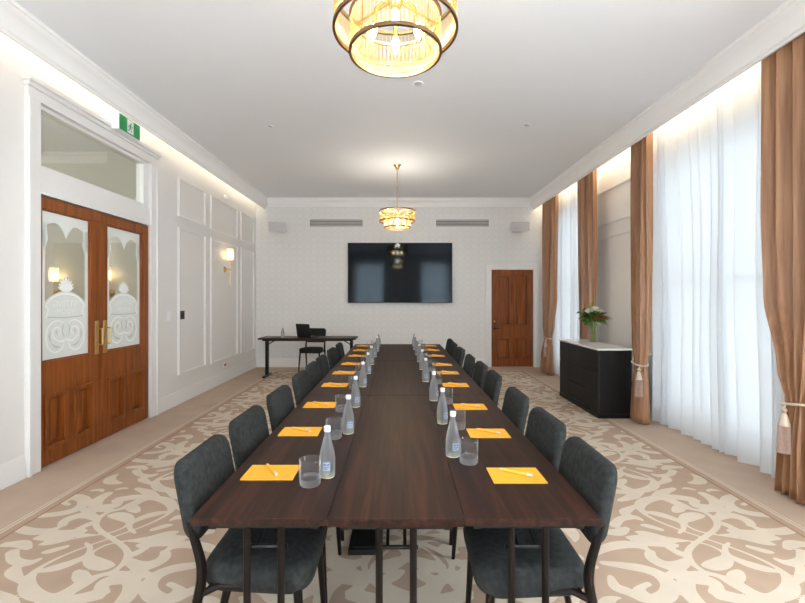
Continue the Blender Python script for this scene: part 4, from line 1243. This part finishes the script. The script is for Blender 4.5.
def tieback(yc, z, ry, rx, xc, ytas, label, hook_y):
    t = empty('curtain_tieback', (xc, yc, z), 0, label, 'curtain tieback', 'corded tiebacks with tassels')
    bm = BM()
    pts = []
    for k in range(40):
        a = 2 * PI * k / 40
        pts.append((rx * math.cos(a), ry * math.sin(a), 0.025 * math.cos(a + PI) * 0 + 0.02 * math.sin(a) * (1 if hook_y > yc else -1)))
    tube(bm, pts, 0.010, 8, closed=True)
    for k in range(40):                        # twist of the cord
        a = 2 * PI * k / 40
        lathe(bm, [(0, -.011), (.009, -.006), (.0125, 0), (.009, .006), (0, .011)], 6, pts[k])
    tube(bm, catmull([(rx * .4, (hook_y - yc) * .4, 0.03), (0.14, (hook_y - yc) * .8, 0.06), (XR - xc, hook_y - yc, 0.08)], 6), 0.009, 8)
    obj('rope', bm, M['cord'], t)
    ty_ = ytas - yc
    xt = -rx + 0.004
    bm = BM(); tube(bm, [(xt + .012, ty_, 0.0), (xt, ty_, -0.05)], 0.007, 8)
    lathe(bm, [(0, 0), (.014, -.003), (.022, -.015), (.013, -.03), (.010, -.04), (.017, -.048), (.026, -.08), (.031, -.105), (.036, -.115), (.036, -.13), (0, -.13)], 20, (xt, ty_, -0.04))
    hd = obj('tassel_head', bm, M['cord'], t)
    bm = BM(); lathe(bm, [(.033, -.13), (.036, -.20), (.039, -.27), (.042, -.325), (.039, -.33), (0, -.33)], 80, (xt, ty_, -0.04), flute=40, famp=0.0028)
    obj('tassel_fringe', bm, M['tassel'], hd, angle=80)
tieback(3.08, 0.70, 0.125, 0.075, 2.915, 3.13, 'cream cord tieback with tassel on the drape at the right edge', 2.85)
tieback(5.03, 0.70, 0.10, 0.075, 2.86, 4.92, 'cream cord tieback with tassel on the drape beside the sideboard', 5.30)
tieback(8.26, 0.72, 0.16, 0.075, 2.915, 8.18, 'cream cord tieback with tassel on the drape by the back door', 8.60)

# sheers over the two windows behind the camera
def rear_sheer(a, b, label, seed):
    s = cloth('sheer_curtain', [(0, a - .12, b + .12, 1.1, 0), (3.5, a - .12, b + .12, .8, 0)], 11, 0.03, M['sheer'], 0.0, nz=16, seed=seed, per=10, topz=3.3)
    s.rotation_euler = (0, 0, 0)
    for v in s.data.vertices:
        x, y, z = v.co; v.co = (y, YR + 0.10 + x, z)
    tag(s, label, 'sheer curtain', 'white sheer curtains')
rear_sheer(*WINS_B[0], 'white sheer curtain behind the camera, reflected left in the television', 8)
rear_sheer(*WINS_B[1], 'white sheer curtain behind the camera, reflected right in the television', 9)

# ------------------------------------------------------------------ sideboard and flowers
SX0, SX1, SY0, SY1, SH = 2.445, 2.86, 5.19, 6.44, 0.855
sb = empty('sideboard', (SX0, SY0, 0), 0, 'black fluted sideboard with a white marble top under the vase', 'sideboard')
W, L = SX1 - SX0, SY1 - SY0
bm = BM(); box(bm, 0.018, W, 0.006, L - 0.006, 0.055, SH - 0.022); obj('body', bm, M['fluted'], sb, angle=0, bevel=0.003)
bm = BM(); box(bm, 0.0, W, 0.0, L, 0.0, 0.055); obj('plinth', bm, M['fluted'], sb, angle=0, bevel=0.003)
bm = BM(); box(bm, -0.008, W, -0.008, L + 0.008, SH - 0.022, SH); obj('marble_top', bm, M['marble'], sb, angle=0, bevel=0.003)
def front(name, y0, y1, z0, z1):
    bm = BM(); n = max(4, int((y1 - y0) / 0.030))
    poly = [(0.018, y0)]
    for k in range(n):
        ya, yb = y0 + (y1 - y0) * k / n, y0 + (y1 - y0) * (k + 1) / n
        poly += [(0.010, ya + .002), (0.0, ya + .007), (0.0, yb - .007), (0.010, yb - .002)]
    poly += [(0.018, y1)]
    a = [bm.verts.new((x, y, z0)) for x, y in poly]; b = [bm.verts.new((x, y, z1)) for x, y in poly]
    m = len(poly)
    for i in range(m): bm.faces.new((a[i], a[(i + 1) % m], b[(i + 1) % m], b[i]))
    bm.faces.new(a); bm.faces.new(b)
    obj(name, bm, M['fluted'], sb, angle=20)
for (y0, y1, kind) in ((0.008, 0.36, 'door'), (0.366, 0.90, 'drawers'), (0.906, L - 0.008, 'door')):
    front('drawer', y0, y1, 0.565, SH - 0.03)
    if kind == 'door': front('door', y0, y1, 0.062, 0.557)
    else: front('drawer', y0, y1, 0.315, 0.557); front('drawer', y0, y1, 0.062, 0.307)

VX, VY = 2.715, 5.92
va = empty('flower_vase', (VX, VY, SH + 0.0005), 0, 'clear tapered glass vase on the marble topped sideboard', 'vase')
bm = BM(); lathe(bm, [(0, 0), (0.045, 0), (0.047, 0.004), (0.055, 0.12), (0.075, 0.26), (0.0725, 0.26), (0.052, 0.12), (0.043, 0.016), (0, 0.014)], 32); obj('glass_body', bm, M['tumbler'], va, angle=50)

bq = empty('bouquet', (VX, VY, SH), 0, 'mixed bouquet of cream flowers, green leaves and a rust bloom in the vase', 'flowers')
rnd = random.Random(4)
def leaf_blade(bm, p, d, l, w, mi=0, bend=0.25):
    d = Vector(d).normalized(); up = Vector((0, 0, 1)); side = d.cross(up)
    if side.length < .1: side = Vector((1, 0, 0))
    side.normalize(); nrm = side.cross(d).normalized()
    side = (side * math.cos(rnd.uniform(-.9, .9)) + nrm * math.sin(rnd.uniform(-.9, .9))).normalized()
    prev = None
    for k in range(6):
        t = k / 5
        c = Vector(p) + d * l * t - up * bend * l * t * t
        ww = w * math.sin(PI * min(.98, t * .9 + .08)) ** .8
        a, b, m = bm.verts.new(c - side * ww), bm.verts.new(c + side * ww), bm.verts.new(c - nrm * ww * .25)
        if prev:
            bm.faces.new((prev[0], prev[2], m, a)).material_index = mi; bm.faces.new((prev[2], prev[1], b, m)).material_index = mi
        prev = (a, b, m)
stems = BM()
for k in range(9):
    a = k * 0.7; r0, r1 = 0.028, 0.05
    tube(stems, [(r0 * math.cos(a + 2), r0 * math.sin(a + 2), 0.017), (0.02 * math.cos(a), 0.02 * math.sin(a), 0.14), (r1 * math.cos(a), r1 * math.sin(a), 0.27), (2 * r1 * math.cos(a), 2 * r1 * math.sin(a), 0.36)], 0.0045, 6)
obj('stems', stems, M['stem'], bq)
lv = BM()
for k in range(120):
    a, e = rnd.uniform(0, 2 * PI), rnd.uniform(-.25, 1.2)
    r = rnd.uniform(.03, .09)
    leaf_blade(lv, (r * math.cos(a), r * math.sin(a), 0.30 + rnd.uniform(-.02, .10)), (math.cos(a) * math.cos(e), math.sin(a) * math.cos(e), math.sin(e)), rnd.uniform(.08, .165), rnd.uniform(.016, .028), 0 if rnd.random() < .72 else 1)
for k in range(14):                     # long sprig reaching out to the left
    leaf_blade(lv, (-.06 - k * .010, -.03, 0.38 + k * .003), (-1, rnd.uniform(-.9, .9), rnd.uniform(-.1, .8)), .07, .013, 0)
for k in range(16):
    leaf_blade(lv, (-.05 + rnd.uniform(-.02, .02), -.04, 0.41 + k * .0085), (rnd.uniform(-.8, .8), rnd.uniform(-.8, .8), .8), .06, .012, 1)
obj('foliage', lv, [M['leaf'], M['leaf2']], bq, angle=60, recalc=False)
def bloom(c, r, m, n, cup):
    bm = BM()
    for ring in range(3):
        for k in range(n):
            a = 2 * PI * k / n + ring * .35; e = cup + ring * .35
            leaf_blade(bm, c, (math.cos(a) * math.cos(e), math.sin(a) * math.cos(e), math.sin(e)), r * (1 - .15 * ring), r * .36, 0, bend=-.1)
    lathe(bm, [(0, -r * .25), (r * .35, -r * .1), (r * .4, r * .15), (0, r * .35)], 10, c)
    obj('bloom', bm, M[m], bq, angle=60, recalc=False)
for (c, r, m) in (((-.09, -.07, .425), .065, 'petal'), ((.0, -.05, .46), .07, 'petal'), ((.10, .0, .43), .055, 'petal'), ((-.01, .08, .44), .06, 'petal'), ((.12, -.04, .37), .05, 'petal')): bloom(c, r, m, 8, .25)
bloom((.06, -.10, .335), .085, 'protea', 10, .15)
bloom((-.02, -.11, .33), .05, 'protea', 9, .15)

# ------------------------------------------------------------------ floor box under the table
bm = BM(); box(bm, -0.285, -0.105, 2.42, 2.70, 0.002, 0.030); box(bm, -0.26, -0.13, 2.45, 2.67, 0.030, 0.034)
tag(obj('floor_power_box', bm, M['bezel'], angle=0, bevel=0.004), 'flat black power box on the carpet under the conference table', 'power box')
